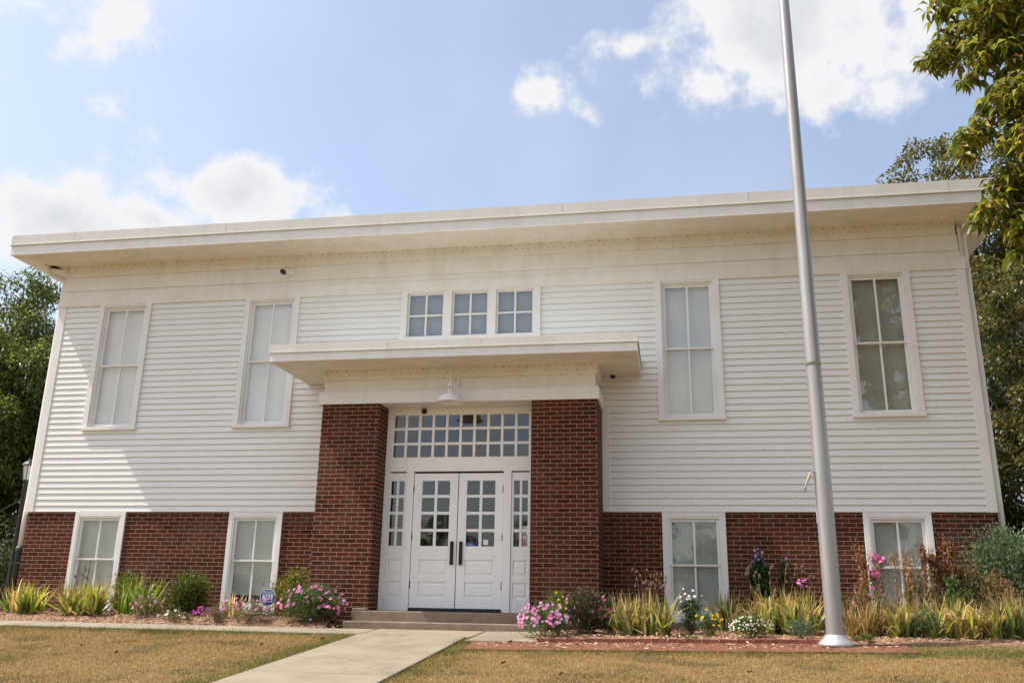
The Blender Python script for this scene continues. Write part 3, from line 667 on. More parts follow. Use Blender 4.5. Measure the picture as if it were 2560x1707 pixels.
MB().lathe((lx, ly, 0), [(0.001, 1.60), (.03, 1.61), (.036, 1.65), (.02, 1.70)], 16).build('bulb', M['lamp_glass'], wlmp, smooth=True)
rb = empty('door_sensor', 'small dark round sensor on the wall above the transom window', 'sensor', (7.43, DY, 1.60))
MB().lathe((7.43, DY, 1.60), [(.045, 0), (.045, -.02), (.036, -.045), (.018, -.058), (0.001, -.06)], 20, 'y').build('housing', M['bronze'], rb, smooth=True)
MB().lathe((7.43, DY-.055, 1.60), [(.016, 0), (.015, -.008), (.001, -.01)], 14, 'y').build('lens', M['black'], rb)
sc = empty('security_camera', 'small black boxy security camera on a white bracket under the roof eave left of centre', 'camera', (4.65, -.03, 4.33))
MB().box(4.60, 4.74, -.075, -.032, 4.30, 4.385).build('junction_box', M['trim'], sc, bevel=.004)
MB().tube([(4.64, -.07, 4.36), (4.60, -.13, 4.36), (4.58, -.19, 4.33)], .012, 8).build('arm', M['trim'], sc)
cb_ = MB().box(4.55, 4.62, -.29, -.17, 4.255, 4.325).build('housing', M['black'], sc, bevel=.008)
MB().lathe((4.585, -.29, 4.29), [(.022, 0), (.022, -.006), (.001, -.006)], 16, 'y').build('lens', M['bronze'], sc)
dc = empty('dome_camera', 'dark dome security camera under the right end of the porch canopy', 'camera', (10.54, -.3, 2.21))
MB().lathe((10.54, -.30, 0), [(.055, 2.213), (.055, 2.185), (.048, 2.17)], 24).build('mount', M['trim'], dc, smooth=True)
MB().lathe((10.54, -.30, 2.165), [(.05, 0.005)] + [(.05*math.cos(a), -.05*math.sin(a)) for a in np.linspace(.1, 1.5, 8)], 24).build('dome', M['black'], dc, smooth=True)
# ------------------------------------------------------------------ flagpole
FX, FY = 13.27, -2.85; fz0 = G(FX, FY)+.022
fp = empty('flagpole', 'tall tapered brushed aluminium flagpole standing on the brick path in front of the school', 'flagpole', (FX, FY, fz0))
zs = [fz0+.10, 1.57]; MB().lathe((FX, FY, 0), [(.105, fz0+.08), (.104, fz0+.3), (.101, .3), (.098, .9), (.0952, 1.50), (.095, 1.57)], 48, cap=False).build('lower_shaft', M['pole'], fp, smooth=True)
MB().lathe((FX, FY, 0), [(.0915, 1.570), (.0915, 1.579), (.094, 1.580), (.0938, 1.63), (.088, 3.2), (.082, 5.5), (.068, 8.0), (.045, 11.5)], 48, cap=False).build('upper_shaft', M['pole'], fp, smooth=True)
MB().lathe((FX, FY, fz0-.01), [(.198, 0), (.200, .03), (.190, .045), (.150, .08), (.122, .112), (.114, .13), (.105, .135)], 48).build('base_collar', M['cast'], fp, smooth=True)
MB().lathe((FX, FY, 11.5), [(.001, .0), (.07, .04), (.09, .11), (.07, .18), (.001, .22)], 24).build('finial', M['cast'], fp, smooth=True)
MB().tube([(FX-.10, FY-.03, .22), (FX-.15, FY-.05, .20), (FX-.20, FY-.05, .08), (FX-.235, FY-.05, -.04)], .012, 8).build('halyard', M['rope'], fp, smooth=True)
MB().box(FX-.112, FX-.095, FY-.03, FY+.0, -.42, -.18).build('cleat', M['cast'], fp, bevel=.004)
# ------------------------------------------------------------------ street lantern
gx0, gy0 = -1.72, 2.0; gz = G(gx0, gy0)
lp = empty('lamp_post', 'black post lantern standing behind the left corner of the school', 'lamp post', (gx0, gy0, gz))
MB().lathe((gx0, gy0, gz), [(.09, 0), (.09, .15), (.055, .3), (.05, .5), (.045, 2.55), (.06, 2.60), (.04, 2.64), (.07, 2.68)], 20).build('post', M['black'], lp, smooth=True)
lz = gz+2.68
MB().lathe((gx0, gy0, lz), [(.075, 0), (.115, .30)], 6).build('lantern_glass', M['lamp_glass'], lp)
fr = MB()
for k in range(6):
    t = 2*math.pi*k/6; fr.tube([(gx0+.077*math.cos(t), gy0+.077*math.sin(t), lz), (gx0+.118*math.cos(t), gy0+.118*math.sin(t), lz+.30)], .008, 6)
fr.lathe((gx0, gy0, lz-.015), [(.085, 0), (.085, .02)], 6); fr.build('lantern_frame', M['black'], lp)
MB().lathe((gx0, gy0, lz+.30), [(.145, 0), (.14, .02), (.09, .075), (.03, .11), (.012, .15), (.001, .16)], 12).build('lantern_roof', M['black'], lp)
# ------------------------------------------------------------------ alarm yard sign
sx, sy = 5.22, -1.0; sg = BD_(sx, sy); zc = sg+.31
ys_ = empty('yard_sign', 'blue octagonal alarm company yard sign reading ADT among the pink flowers', 'sign', (sx, sy, sg))
def octo(mb, r, y0, y1, cx=sx, cz=zc):
    q = [(cx+r*math.cos(math.pi/8+k*math.pi/4), cz+r*math.sin(math.pi/8+k*math.pi/4)) for k in range(8)]
    mb.add([(x, y0, z) for x, z in q]+[(x, y1, z) for x, z in q], [tuple(range(8)), tuple(range(15, 7, -1))]+[(k, (k+1) % 8, (k+1) % 8+8, k+8) for k in range(8)])
m = MB(); octo(m, .135, sy-.004, sy+.004); m.build('sign_border', M['sign_white'], ys_)
m = MB(); octo(m, .126, sy-.008, sy-.0045); m.build('sign_face', M['sign_blue'], ys_)
def fr_rect(mb, x0, x1, z0, z1, t, y0, y1):
    mb.box(x0, x1, y0, y1, z0, z0+t); mb.box(x0, x1, y0, y1, z1-t, z1); mb.box(x0, x0+t, y0, y1, z0+t, z1-t); mb.box(x1-t, x1, y0, y1, z0+t, z1-t)
m = MB(); fr_rect(m, sx-.082, sx+.082, zc-.062, zc+.058, .007, sy-.0105, sy-.0085); fr_rect(m, sx-.060, sx+.060, zc+.070, zc+.092, .005, sy-.0105, sy-.0085)
m.build('sign_lines', M['sign_white'], ys_)
cu = bpy.data.curves.new('sign_text', 'FONT'); cu.body = 'ADT'; cu.size = .098; cu.extrude = .001; cu.align_x = 'CENTER'; cu.align_y = 'CENTER'; cu.offset = .002; cu.space_character = .88
to = bpy.data.objects.new('tmp', cu); COL.objects.link(to); bpy.context.view_layer.update()
dgp = bpy.context.evaluated_depsgraph_get(); tme = bpy.data.meshes.new_from_object(to.evaluated_get(dgp)); bpy.data.objects.remove(to)
tme.transform(Matrix.Translation((sx, sy-.0105, zc-.002)) @ Matrix.Rotation(math.pi/2, 4, 'X')); tme.materials.clear(); tme.materials.append(M['sign_white'])
tobj = bpy.data.objects.new('lettering', tme); COL.objects.link(tobj); attach(tobj, ys_)
MB().box(sx-.012, sx+.012, sy+.0045, sy+.012, sg-.05, zc+.02).build('stake', M['cast'], ys_)
# brick edging of the right-hand bed: loose bricks end to end
ebm = None
xq = 9.66; k = 0
while xq < 13.15:
    L = .197
    z = G(xq+.1, -2.62)+.022
    if ebm is None:
        o = MB().box(-.098, .098, -.045, .045, -.045, .045).build('edging_brick', mat('edging_brick_clay', (.20, .06, .045), .85), bevel=.004)
        t = NT(o.data.materials[0]); t.col(t.ramp(t.noise(14, 5, .6), [(.3, (.13, .035, .028)), (.7, (.27, .09, .06))])); ebm = o
    else: o = ebm.copy(); COL.objects.link(o)
    o.location = (xq+.1, -2.62+random.uniform(-.008, .008), z+random.uniform(-.006, .006)); o.rotation_euler = (random.uniform(-.05, .05), random.uniform(-.02, .02), random.uniform(-.04, .04))
    tag(o, 'dull red brick in the row edging the right flower bed beside the brick path', 'brick', 'bricks edging the right flower bed'); xq += .207; k += 1
# ------------------------------------------------------------------ vegetation
def clump_points(n, c, r):      # points in ellipsoid biased outward
    d = unit(RG.normal(0, 1, (n, 3))); q = RG.random((n, 1))**.45; return np.array(c)+d*q*np.array(r)
def sword(P, az, lean, H, wd, base_c, tip_c, bend, seg=6):
    """iris / daylily leaves: strips of seg segments; arrays over leaves"""
    n = len(P); V = []; C = []; side = np.stack([-np.sin(az), np.cos(az), np.zeros(n)], 1); out = np.stack([np.cos(az), np.sin(az), np.zeros(n)], 1)
    fac = RG.uniform(-.9, .9, n)[:, None]; side = unit(side + out*fac)
    pos = P.copy(); ang = lean.copy()
    fold = np.where(RG.random(n) < .30, RG.uniform(.6, 1.7, n), 0)
    for k in range(seg+1):
        t = k/seg; w = wd*(1-t**2.2)*(.75+.5*math.sin(math.pi*min(t*1.4, 1)))
        c = base_c*(1-np.clip((t-.35)/.65, 0, 1))+tip_c*np.clip((t-.35)/.65, 0, 1) if k else base_c
        for s, off in ((-1, 0), (0, .18), (1, 0)):
            V.append(pos+side*(w[:, None]*s*.5)+out*off*w[:, None]); C.append(c)
        ang = ang+bend*(t**1.5)+(fold if k == seg-2 else 0); stepv = out*np.sin(ang)[:, None]+np.array([0, 0, 1.])*np.cos(ang)[:, None]; pos = pos+stepv*(H/seg)[:, None]
    V = np.stack(V, 1); C = np.stack(C, 1); m = V.shape[1]; b = np.arange(n)[:, None]*m; F = []
    for k in range(seg):
        for s in range(2): a = k*3+s; F.append(b+np.array([a, a+1, a+4, a+3]))
    return V.reshape(-1, 3), np.concatenate(F), C.reshape(-1, 3)
def iris(name, label, x, y, w, h, n, green=(.075, .125, .03), tip=(.50, .34, .12), dry=.35, group='iris clumps', stalks=0, cat='plant', wid=.036):
    z = BD_(x, y); root = empty(name, label, cat, (x, y, z), group)
    n = int(n*1.7); fans = max(4, int(n/9)); fa = np.stack([x+RG.uniform(-.32, .32, fans)*w, y+RG.uniform(-.16, .16, fans)*min(w, 1.0), np.full(fans, z)], 1)
    idx = RG.integers(0, fans, n); P = fa[idx]+RG.normal(0, .012, (n, 3))*[1, 1, 0]
    az = RG.uniform(0, 2*math.pi, n); rel = (fa[idx, 0]-x)/(w*.5+1e-6); az = np.where(RG.random(n) < np.abs(rel)*.6, np.where(rel > 0, RG.normal(0, .6, n), RG.normal(math.pi, .6, n)), az)
    lean = np.abs(RG.normal(.20, .34, n)); H = h*np.where(RG.random(n) < .3, RG.uniform(.35, .7, n), RG.uniform(.65, 1.08, n)); isd = RG.random(n) < dry*.42
    bend = np.where(isd, RG.uniform(.2, .95, n), np.where(RG.random(n) < .25, RG.uniform(.12, .4, n), RG.uniform(-.02, .14, n))); wd = wid*RG.uniform(.7, 1.3, n)
    low = RG.random(n) < .09; lean = np.where(low, RG.uniform(1.15, 1.5, n), lean); isd = isd | low; H = np.where(low, H*.6, H)
    g = pal(n, [(green[0]*1.2, green[1]*1.2, green[2]*1.2), (green[0]*2.0, green[1]*1.8, green[2]*1.2), (green[0]*4.6, green[1]*3.1, green[2]*2.2)], [.30, .36, .34]); tp = pal(n, [tip, (.78, .64, .36), (.46, .26, .09), (green[0]*2, green[1]*1.8, green[2])], [.4, .2, .18, .22])
    g[isd] = pal(int(isd.sum()), [(.45, .30, .13), (.55, .42, .2), (.25, .2, .06)]); 
    V, F, C = sword(P, az, lean, H, wd, g, tp, bend); V[:, 2] = np.maximum(V[:, 2], z-.01+RG.random(len(V))*.012); npmesh('foliage', V, F, C, M['leaf'], root, True)
    for k in range(stalks):
        sx_, hh = x+random.uniform(-.38, .38)*w, h*random.uniform(1.05, 1.5); dx = random.uniform(-.12, .12); m = MB()
        pts = [(sx_+dx*t*t+.012*math.sin(5*t+k), y+.03*math.sin(3*t), z+hh*t) for t in np.linspace(0, 1, 7)]; m.tube(pts, [.007]*4+[.005, .004, .003], 5)
        for q in range(random.randint(2, 4)):
            t = random.uniform(.7, 1.0); c = (sx_+dx*t*t+random.uniform(-.03, .03), y, z+hh*t); m.lathe(c, [(.002, -.02), (.013, -.005), (.011, .015), (.001, .028)], 6)
        m.build('seed_stalk', M['stem'], root)
    return root
# blossom meshes
def blossom_mesh(nm, col, eye, r, petals=5, cup=.35):
    V, F, C = [(0, 0, 0)], [], [eye]
    for p in range(petals):
        a = 2*math.pi*p/petals; o = len(V)
        for rr, aa, zz in ((.55, -.30, cup*.35), (1.0, -.26, cup), (1.06, 0, cup*.9), (1.0, .26, cup), (.55, .30, cup*.35)):
            V.append((rr*r*math.cos(a+aa*1.9), rr*r*math.sin(a+aa*1.9), zz*r)); C.append(col)
        F += [(0, o, o+4), (o, o+1, o+2), (o, o+2, o+4), (o+2, o+3, o+4)]
    me = bpy.data.meshes.new(nm); me.from_pydata(V, [], F); me.update(); a = me.color_attributes.new('Col', 'FLOAT_COLOR', 'POINT')
    a.data.foreach_set('color', np.concatenate([np.array(C, np.float32), np.ones((len(C), 1), np.float32)], 1).ravel()); me.materials.append(M['petal']); return me
BL = {'pink': blossom_mesh('blossom', (.68, .19, .42), (.85, .45, .6), .026), 'lilac': blossom_mesh('blossom', (.66, .33, .58), (.8, .55, .72), .024), 'magenta': blossom_mesh('blossom', (.55, .025, .28), (.7, .15, .4), .025),
      'purple': blossom_mesh('blossom', (.36, .035, .34), (.5, .1, .4), .024), 'white': blossom_mesh('blossom', (.80, .78, .76), (.7, .65, .35), .024), 'yellow': blossom_mesh('blossom', (.80, .50, .02), (.6, .3, .01), .022, 8, .15),
      'tinywhite': blossom_mesh('blossom', (.78, .76, .66), (.65, .5, .1), .012, 7, .15), 'violet': blossom_mesh('blossom', (.24, .15, .36), (.3, .2, .4), .018), 'paleviolet': blossom_mesh('blossom', (.48, .38, .52), (.5, .4, .5), .022)}
def bush(name, label, x, y, w, h, n, leaf, cols, wts=None, group=None, shape='round', cat='plant', blooms=None, nb=0, lw=.35, depth=None, dz=0, twig=8, bscale=1.0, top=None, mesh_leaf='foliage'):
    n = int(n*1.9); z = BD_(x, y)+dz; root = empty(name, label, cat, (x, y, z), group); d = depth or w*.8
    nc = max(10, int(n/60)); cc = clump_points(nc, (0, 0, 0), (.5, .5, .5))
    if shape == 'round': cx = cc*np.array([w*.82, d*.82, h*.86])+[0, 0, h*.5]
    elif shape == 'tall': cx = cc*np.array([w*.8, d*.8, h*.95])+[0, 0, h*.5]
    else: cx = cc*np.array([w*.92, d*.9, h*.7])+[0, 0, h*.42]      # mat
    rr = RG.uniform(.5, 1.3, nc)*min(w, h*1.3)*.12
    idx = RG.integers(0, nc, n); Pn = cx[idx]+RG.normal(0, 1, (n, 3))*rr[idx, None]*np.array([1, 1, .9]); Pn[:, 2] = np.clip(Pn[:, 2], .01, h*1.02)
    D = unit(Pn-np.array([0, 0, h*.25]))*.7+RG.normal(0, .55, (n, 3))+[0, 0, .25]; P = Pn+[x, y, z]
    C = pal(n, cols, wts)
    V, F, C = leaves(P, D, leaf*RG.uniform(.6, 1.25, n), leaf*lw*RG.uniform(.8, 1.2, n), C, .2, .12)
    npmesh(mesh_leaf, V, F, C, M['leaf'], root)
    m = MB()
    for k in range(twig):
        t = cx[k % nc]; m.tube([(x+t[0]*.15, y+t[1]*.15, z-.02), (x+t[0]*.6, y+t[1]*.6, z+t[2]*.5), (x+t[0], y+t[1], z+t[2]+rr[k % nc]*.5)], [.006, .005, .003], 5)
    m.build('stems', M['stem'], root)
    if blooms:
        for k in range(nb):
            q = RG.normal(0, 1, 3); q[1] = -abs(q[1])*.9; q[2] = abs(q[2])*(.9 if top is None else 2.0)-(.25 if top is None else 0); q = unit(q); rad = random.uniform(.82, 1.06)
            zz = max(.03, h*(.45+.55*q[2]*rad)) if top is None else h*random.uniform(top, 1.05)
            p = Vector((x+q[0]*w*.5*rad, y+q[1]*d*.5*rad, z+zz)); o = bpy.data.objects.new('blossom', BL[random.choice(blooms)]); COL.objects.link(o)
            nv = Vector((q[0]*.5+random.uniform(-.4, .4), -0.75, .55+random.uniform(-.3, .3))).normalized(); s = random.uniform(.55, 1.0)*bscale
            o.parent = root; o.matrix_parent_inverse = Matrix.Translation(-WORLDPOS[root.name]); o.location = p; o.rotation_euler = nv.to_track_quat('Z', 'Y').to_euler(); o.scale = (s, s, s)
    return root
GR = [(.055, .10, .022), (.085, .13, .03), (.03, .06, .014)]
NAND = [(.075, .125, .012), (.16, .18, .014), (.24, .16, .02), (.035, .07, .012)]
# left bed
iris('iris_clump', 'yellowing iris clump at the far left corner of the school', .93, -.9, .85, .58, 110, green=(.09, .14, .02), tip=(.52, .30, .07), dry=.45)
iris('iris_clump', 'large yellow-tipped iris clump under the leftmost basement window', 2.0, -.95, 1.10, .62, 200, green=(.10, .155, .025), tip=(.55, .36, .09), dry=.5, stalks=5)
iris('daylily_clump', 'fresh green daylily clump between the iris and the round shrub', 2.85, -.65, .85, .72, 110, green=(.075, .15, .015), tip=(.14, .22, .02), dry=.1, group='daylily', wid=.028)
bush('nandina_shrub', 'low yellow-green nandina shrub behind the iris and daylily leaves', 2.36, -.38, .5, .74, 900, .05, NAND, [.4, .35, .1, .15], 'nandina shrubs')
bush('nandina_shrub', 'round dark green nandina shrub by itself against the brick wall between two basement windows', 3.72, -.7, .72, .66, 4200, .05, [(.035, .07, .012), (.065, .105, .014), (.14, .15, .015), (.25, .12, .02)], [.46, .3, .16, .08], 'nandina shrubs')
bush('nandina_shrub', 'golden green nandina shrub behind the blue yard sign beside the left brick pillar', 5.40, -.5, .70, .74, 2000, .055, [(.16, .18, .014), (.22, .20, .02), (.06, .10, .012), (.30, .18, .02)], [.34, .2, .36, .1], 'nandina shrubs')
PET = [(.09, .11, .04), (.15, .14, .055), (.24, .17, .08)]
bush('petunia', 'loose petunia with pale pink flowers left of the round shrub', 3.28, -1.1, .55, .38, 420, .045, PET, None, 'petunias', 'mat', blooms=['lilac', 'pink'], nb=13)
bush('petunia', 'low straggly petunia with white flowers in front of the round shrub', 3.85, -1.2, .60, .16, 330, .04, PET, None, 'petunias', 'mat', blooms=['white'], nb=9)
bush('petunia', 'low purple-magenta petunia right of the round shrub', 4.45, -1.15, .66, .24, 520, .04, PET, None, 'petunias', 'mat', blooms=['purple', 'magenta', 'purple'], nb=20)
iris('iris_clump', 'small dry pale iris clump under the second basement window', 4.38, -.5, .42, .40, 40, green=(.2, .22, .08), tip=(.6, .48, .25), dry=.7)
bush('petunia', 'wide row of mid pink petunias in front of the second basement window and yard sign', 4.98, -1.08, .95, .34, 1050, .042, PET, None, 'petunias', 'mat', blooms=['lilac', 'pink', 'pink'], nb=36)
bush('petunia', 'tall bushy pink petunia covering the foot of the left brick pillar', 6.02, -1.12, 1.15, .52, 3000, .045, [(.075, .125, .035), (.11, .16, .05), (.17, .17, .06), (.05, .085, .025)], [.4, .3, .15, .15], 'petunias', 'round', blooms=['pink', 'pink', 'lilac'], nb=60, depth=.6, bscale=1.35)
# right bed
bush('petunia', 'dense lilac-pink flowering petunia beside the right end of the steps', 9.68, -2.12, .72, .44, 1700, .036, [(.07, .13, .03), (.12, .17, .05), (.045, .09, .02)], None, 'petunias', 'round', blooms=['lilac', 'lilac', 'pink'], nb=84, depth=.5, bscale=1.2)
bush('coreopsis', 'feathery coreopsis with small yellow flowers rising above the lilac petunia', 9.86, -1.95, .36, .60, 1200, .035, [(.09, .16, .03), (.12, .2, .03)], None, 'coreopsis plants', 'tall', blooms=['yellow'], nb=12, lw=.16)
bush('phlox', 'dark leaved drooping phlox in front of the right brick pillar', 10.16, -1.7, .66, .60, 1900, .06, [(.055, .07, .025), (.045, .035, .022), (.09, .10, .035), (.08, .05, .03)], None, 'phlox plants', 'round', blooms=['violet', 'violet', 'lilac'], nb=14, lw=.28)
bush('phlox', 'phlox with bright magenta flowers at the corner of the right brick pillar', 10.50, -1.4, .34, .50, 650, .055, [(.06, .09, .03), (.045, .06, .025)], None, 'phlox plants', 'round', blooms=['magenta', 'pink', 'magenta'], nb=24, lw=.28)
iris('iris_clump', 'big grey-green iris clump with tall dry seed stalks left of the third basement window', 11.04, -1.8, 1.12, .60, 230, green=(.10, .135, .05), tip=(.55, .40, .16), dry=.5, stalks=12, wid=.036)
bush('phlox', 'white flowering phlox in front of the third basement window', 11.62, -1.65, .30, .56, 800, .05, [(.04, .075, .02), (.06, .10, .03)], None, 'phlox plants', 'tall', blooms=['white'], nb=14, lw=.28, top=.72)
bush('coreopsis', 'low coreopsis with deep yellow flowers below the third basement window', 11.84, -2.0, .36, .34, 800, .04, [(.05, .10, .02), (.08, .13, .03)], None, 'coreopsis plants', 'round', blooms=['yellow'], nb=14, lw=.2)
iris('iris_clump', 'dark spiky iris clump leaning left at the right jamb of the third basement window', 12.12, -1.1, .50, .62, 46, green=(.045, .07, .03), tip=(.3, .24, .1), dry=.25, wid=.045)
ag = empty('tall_phlox', 'tall dark phlox with faded violet flower heads against the brick left of the flagpole', 'plant', (12.72, -.9, G(12.72, -.9)+.03), 'phlox plants')
n = 6500; tt = RG.random(n); sxp = RG.integers(0, 14, n); sb = RG.uniform(-.24, .24, 14); st_h = RG.uniform(.8, 1.08, 14)
P = np.stack([12.72+sb[sxp]*(.8+.3*tt), -.9+RG.normal(0, .07, n), G(12.72, -.9)+.05+tt*st_h[sxp]], 1); D = RG.normal(0, 1, (n, 3))*[1, 1, .3]+[0, 0, .1]
V, F, C = leaves(P, D, .085, .017, pal(n, [(.05, .09, .025), (.08, .13, .03), (.03, .05, .018)]), .2, .3); npmesh('foliage', V, F, C, M['leaf'], ag)
m = MB()
for k in range(14): m.tube([(12.72+sb[k]*.8, -.9, -1.8), (12.72+sb[k]*1.1, -.9, G(12.72, -.9)+.03+st_h[k])], .006, 5)
m.build('stems', M['greenstem'], ag)
for k in range(58):
    j = random.randrange(14); o = bpy.data.objects.new('blossom', BL['violet' if random.random() < .7 else 'paleviolet']); COL.objects.link(o); o.parent = ag; o.matrix_parent_inverse = Matrix.Translation(-WORLDPOS[ag.name])
    o.location = (12.72+sb[j]*1.1+random.uniform(-.05, .05), -.92+random.uniform(-.05, .03), G(12.72, -.9)+.05+st_h[j]+random.uniform(-.05, .07)); o.rotation_euler = (random.uniform(.4, 1.6), random.uniform(-.6, .6), random.uniform(-.8, .8))
iris('iris_clump', 'broad tan and green iris clump just left of the flagpole', 12.86, -1.6, 1.12, .64, 250, green=(.11, .15, .04), tip=(.58, .40, .15), dry=.55, stalks=9, wid=.034)
bush('chrysanthemum', 'low mounded chrysanthemum dotted with small white flowers in front of the tan iris', 12.36, -2.1, .58, .28, 1900, .028, [(.055, .09, .025), (.09, .13, .035), (.16, .18, .06)], [.5, .3, .2], 'chrysanthemum', 'round', blooms=['tinywhite'], nb=88, depth=.45)
bush('phlox', 'small magenta flowered phlox showing left of the flagpole', 13.12, -1.35, .2, .70, 500, .05, [(.06, .09, .03), (.08, .05, .03)], None, 'phlox plants', 'tall', blooms=['magenta', 'lilac'], nb=14, lw=.25, top=.85)
bush('catmint', 'soft grey-green catmint at the foot of the flagpole', 12.98, -2.2, .36, .28, 700, .03, [(.09, .14, .07), (.12, .17, .09)], None, None, 'round')
def dead(label, x, y, w, h, n, cols, nst=6, group='dried phlox stalks', blooms=None, nb=0, green=False):
    z = BD_(x, y); root = empty('dried_phlox', label, 'plant', (x, y, z), group); m = MB(); P = []; T = []
    for k in range(nst):
        bx = x+random.uniform(-.5, .5)*w*.8; hh = h*random.uniform(.5, 1.0); dx = random.uniform(-.07, .07); yy = y+random.uniform(-.1, .1)
        pts = [(bx+dx*t*t, yy, z+hh*t) for t in np.linspace(0, 1, 6)]; m.tube(pts, [.008, .007, .006, .005, .004, .003], 5)
        q = int(n/nst*.7); t = RG.random(q)**.9; P.append(np.stack([bx+dx*t*t, np.full(q, yy), z+hh*t], 1)+RG.normal(0, .015, (q, 3))); 
        q2 = int(q*.45); P.append(np.array([[bx+dx*.9, yy, z+hh*.97]])+RG.normal(0, 1, (q2, 3))*[.028, .028, .06]); T += [(bx+dx, yy, z+hh)]
    m.build('stems', M['stem'], root); P = np.concatenate(P); k = len(P); D = RG.normal(0, 1, (k, 3))+[0, 0, -.5]
    V, F, C = leaves(P, D, .042*RG.uniform(.5, 1.3, k), .016, pal(k, cols), .5, .4); npmesh('foliage', V, F, C, M['leaf'], root)
    for q in range(nb):
        t = random.choice(T); o = bpy.data.objects.new('blossom', BL[random.choice(blooms)]); COL.objects.link(o); o.parent = root; o.matrix_parent_inverse = Matrix.Translation(-WORLDPOS[root.name])
        o.location = (t[0]+random.uniform(-.05, .05), t[1]-.03+random.uniform(-.04, .02), t[2]+random.uniform(-.05, .06)); o.rotation_euler = (random.uniform(.8, 1.6), 0, random.uniform(-.8, .8))
BR = [(.22, .09, .03), (.34, .17, .06), (.13, .055, .025), (.45, .26, .1)]
dead('brown dried phlox stalks just right of the flagpole', 13.82, -1.5, .34, 1.10, 900, BR, 6)
dead('half-green phlox with pink flower heads at the left jamb of the rightmost basement window', 14.06, -1.35, .30, 1.12, 1000, BR+[(.08, .12, .03), (.10, .14, .04)], 6, 'phlox plants', ['pink', 'magenta'], 34)
dead('tan dried phlox stalks in front of the middle of the rightmost basement window', 14.42, -1.5, .24, 1.16, 600, [(.42, .24, .09), (.3, .15, .06)], 4)
dead('dense dark brown dried phlox stalks right of the rightmost basement window', 14.98, -1.2, .62, 1.20, 5200, [(.16, .07, .03), (.25, .11, .04), (.10, .045, .022), (.36, .2, .08)], 14)
dead('tall feathery tan stalks between the dark brown stalks and the butterfly bush', 15.42, -1.15, .45, 1.02, 1500, [(.34, .20, .08), (.24, .13, .05), (.12, .12, .04)], 9)
dead('short olive-brown stalks low between the flagpole and the pink phlox', 13.62, -1.7, .35, .62, 900, [(.24, .15, .06), (.12, .12, .04), (.34, .22, .1)], 8)
dead('thin brown stalks before the middle of the rightmost basement window', 14.62, -1.55, .40, .86, 1300, [(.30, .17, .07), (.18, .10, .04), (.11, .12, .04)], 9)
dead('short reddish dried stalks at the far right end of the bed', 15.7, -1.4, .6, .80, 900, [(.26, .10, .05), (.18, .08, .04), (.3, .2, .09)], 9)
iris('iris_clump', 'narrow iris clump in front of the rightmost basement window', 14.32, -1.95, .52, .52, 70, green=(.085, .13, .035), tip=(.5, .33, .12), dry=.4, wid=.036)
iris('iris_clump', 'tan-leaved iris clump under the dark brown dried stalks', 14.78, -2.05, .74, .58, 110, green=(.11, .15, .035), tip=(.56, .4, .15), dry=.7, wid=.036)
iris('iris_clump', 'curling iris clump between the tan iris and the frame edge', 15.15, -2.15, .5, .42, 80, green=(.12, .15, .035), tip=(.5, .36, .14), dry=.8, wid=.04)
iris('iris_clump', 'upright iris clump at the right edge of the photo', 15.45, -2.1, .5, .58, 80, green=(.07, .11, .035), tip=(.42, .27, .1), dry=.4, wid=.04)
bush('catmint', 'feathery blue-green catmint between the right-hand iris clumps', 14.50, -2.1, .30, .40, 900, .03, [(.06, .12, .06), (.09, .15, .08)], None, 'catmint', 'tall')
bush('weed_patch', 'tangled green weeds behind the right-hand iris clumps', 15.3, -1.1, .95, .72, 2400, .05, [(.07, .10, .03), (.12, .13, .04), (.2, .13, .05), (.04, .06, .02)], None, None, 'round')
bush('weed_patch', 'low tangled weeds around the stalks beside the flagpole', 13.95, -1.75, .9, .30, 1100, .045, [(.12, .12, .04), (.24, .15, .06), (.3, .18, .09)], None, None, 'mat')
bush('broadleaf_weed', 'leafy green weed with broad palmate leaves before the dark dried stalks', 14.92, -1.75, .32, .66, 260, .10, [(.07, .12, .04), (.10, .16, .05)], None, None, 'tall', lw=.42)
bush('butterfly_bush', 'dense grey-green butterfly bush at the right corner of the school', 16.15, -.35, 1.25, 1.42, 7500, .075, [(.10, .145, .065), (.15, .20, .10), (.055, .085, .035), (.21, .25, .14)], [.4, .28, .22, .1], None, 'round', lw=.3, depth=1.3, twig=20)
bush('dark_shrub', 'dark leafy shrub with pale flower tips left of the lamp post', -2.9, 3.0, 1.3, 1.35, 3500, .08, [(.025, .05, .015), (.05, .08, .025), (.30, .30, .16)], [.55, .37, .08], None, 'round', lw=.35)
for x_, y_, w_, h_, n_, lb_, gr_ in ((13.75, -1.9, .7, .62, 130, 'wispy dry grass tangled just right of the flagpole', (.12, .11, .04)), (14.35, -1.6, .6, .72, 120, 'thin tan wisps rising before the rightmost basement window', (.10, .11, .035)),
        (14.95, -1.65, .8, .70, 150, 'thin green and tan wisps below the dark dried stalks', (.07, .10, .03)), (15.55, -1.8, .7, .66, 130, 'tangled dry wisps in front of the butterfly bush', (.09, .10, .035)), (12.4, -1.35, .8, .60, 110, 'dry wisps behind the white flowered mound', (.09, .10, .035)), (10.75, -1.15, .7, .50, 80, 'thin wisps between magenta phlox and the large iris', (.07, .10, .03))):
    iris('dry_weed', lb_, x_, y_, w_, h_, n_, green=gr_, tip=(.45, .30, .13), dry=.8, group='wispy dry grass', wid=.010)
bush('phlox', 'scattered pink phlox flowers low in the growth right of the flagpole', 13.95, -1.7, .8, .62, 700, .05, [(.10, .12, .035), (.22, .13, .05), (.07, .09, .03)], None, 'phlox plants', 'round', blooms=['pink', 'magenta'], nb=14, lw=.25, depth=.3)
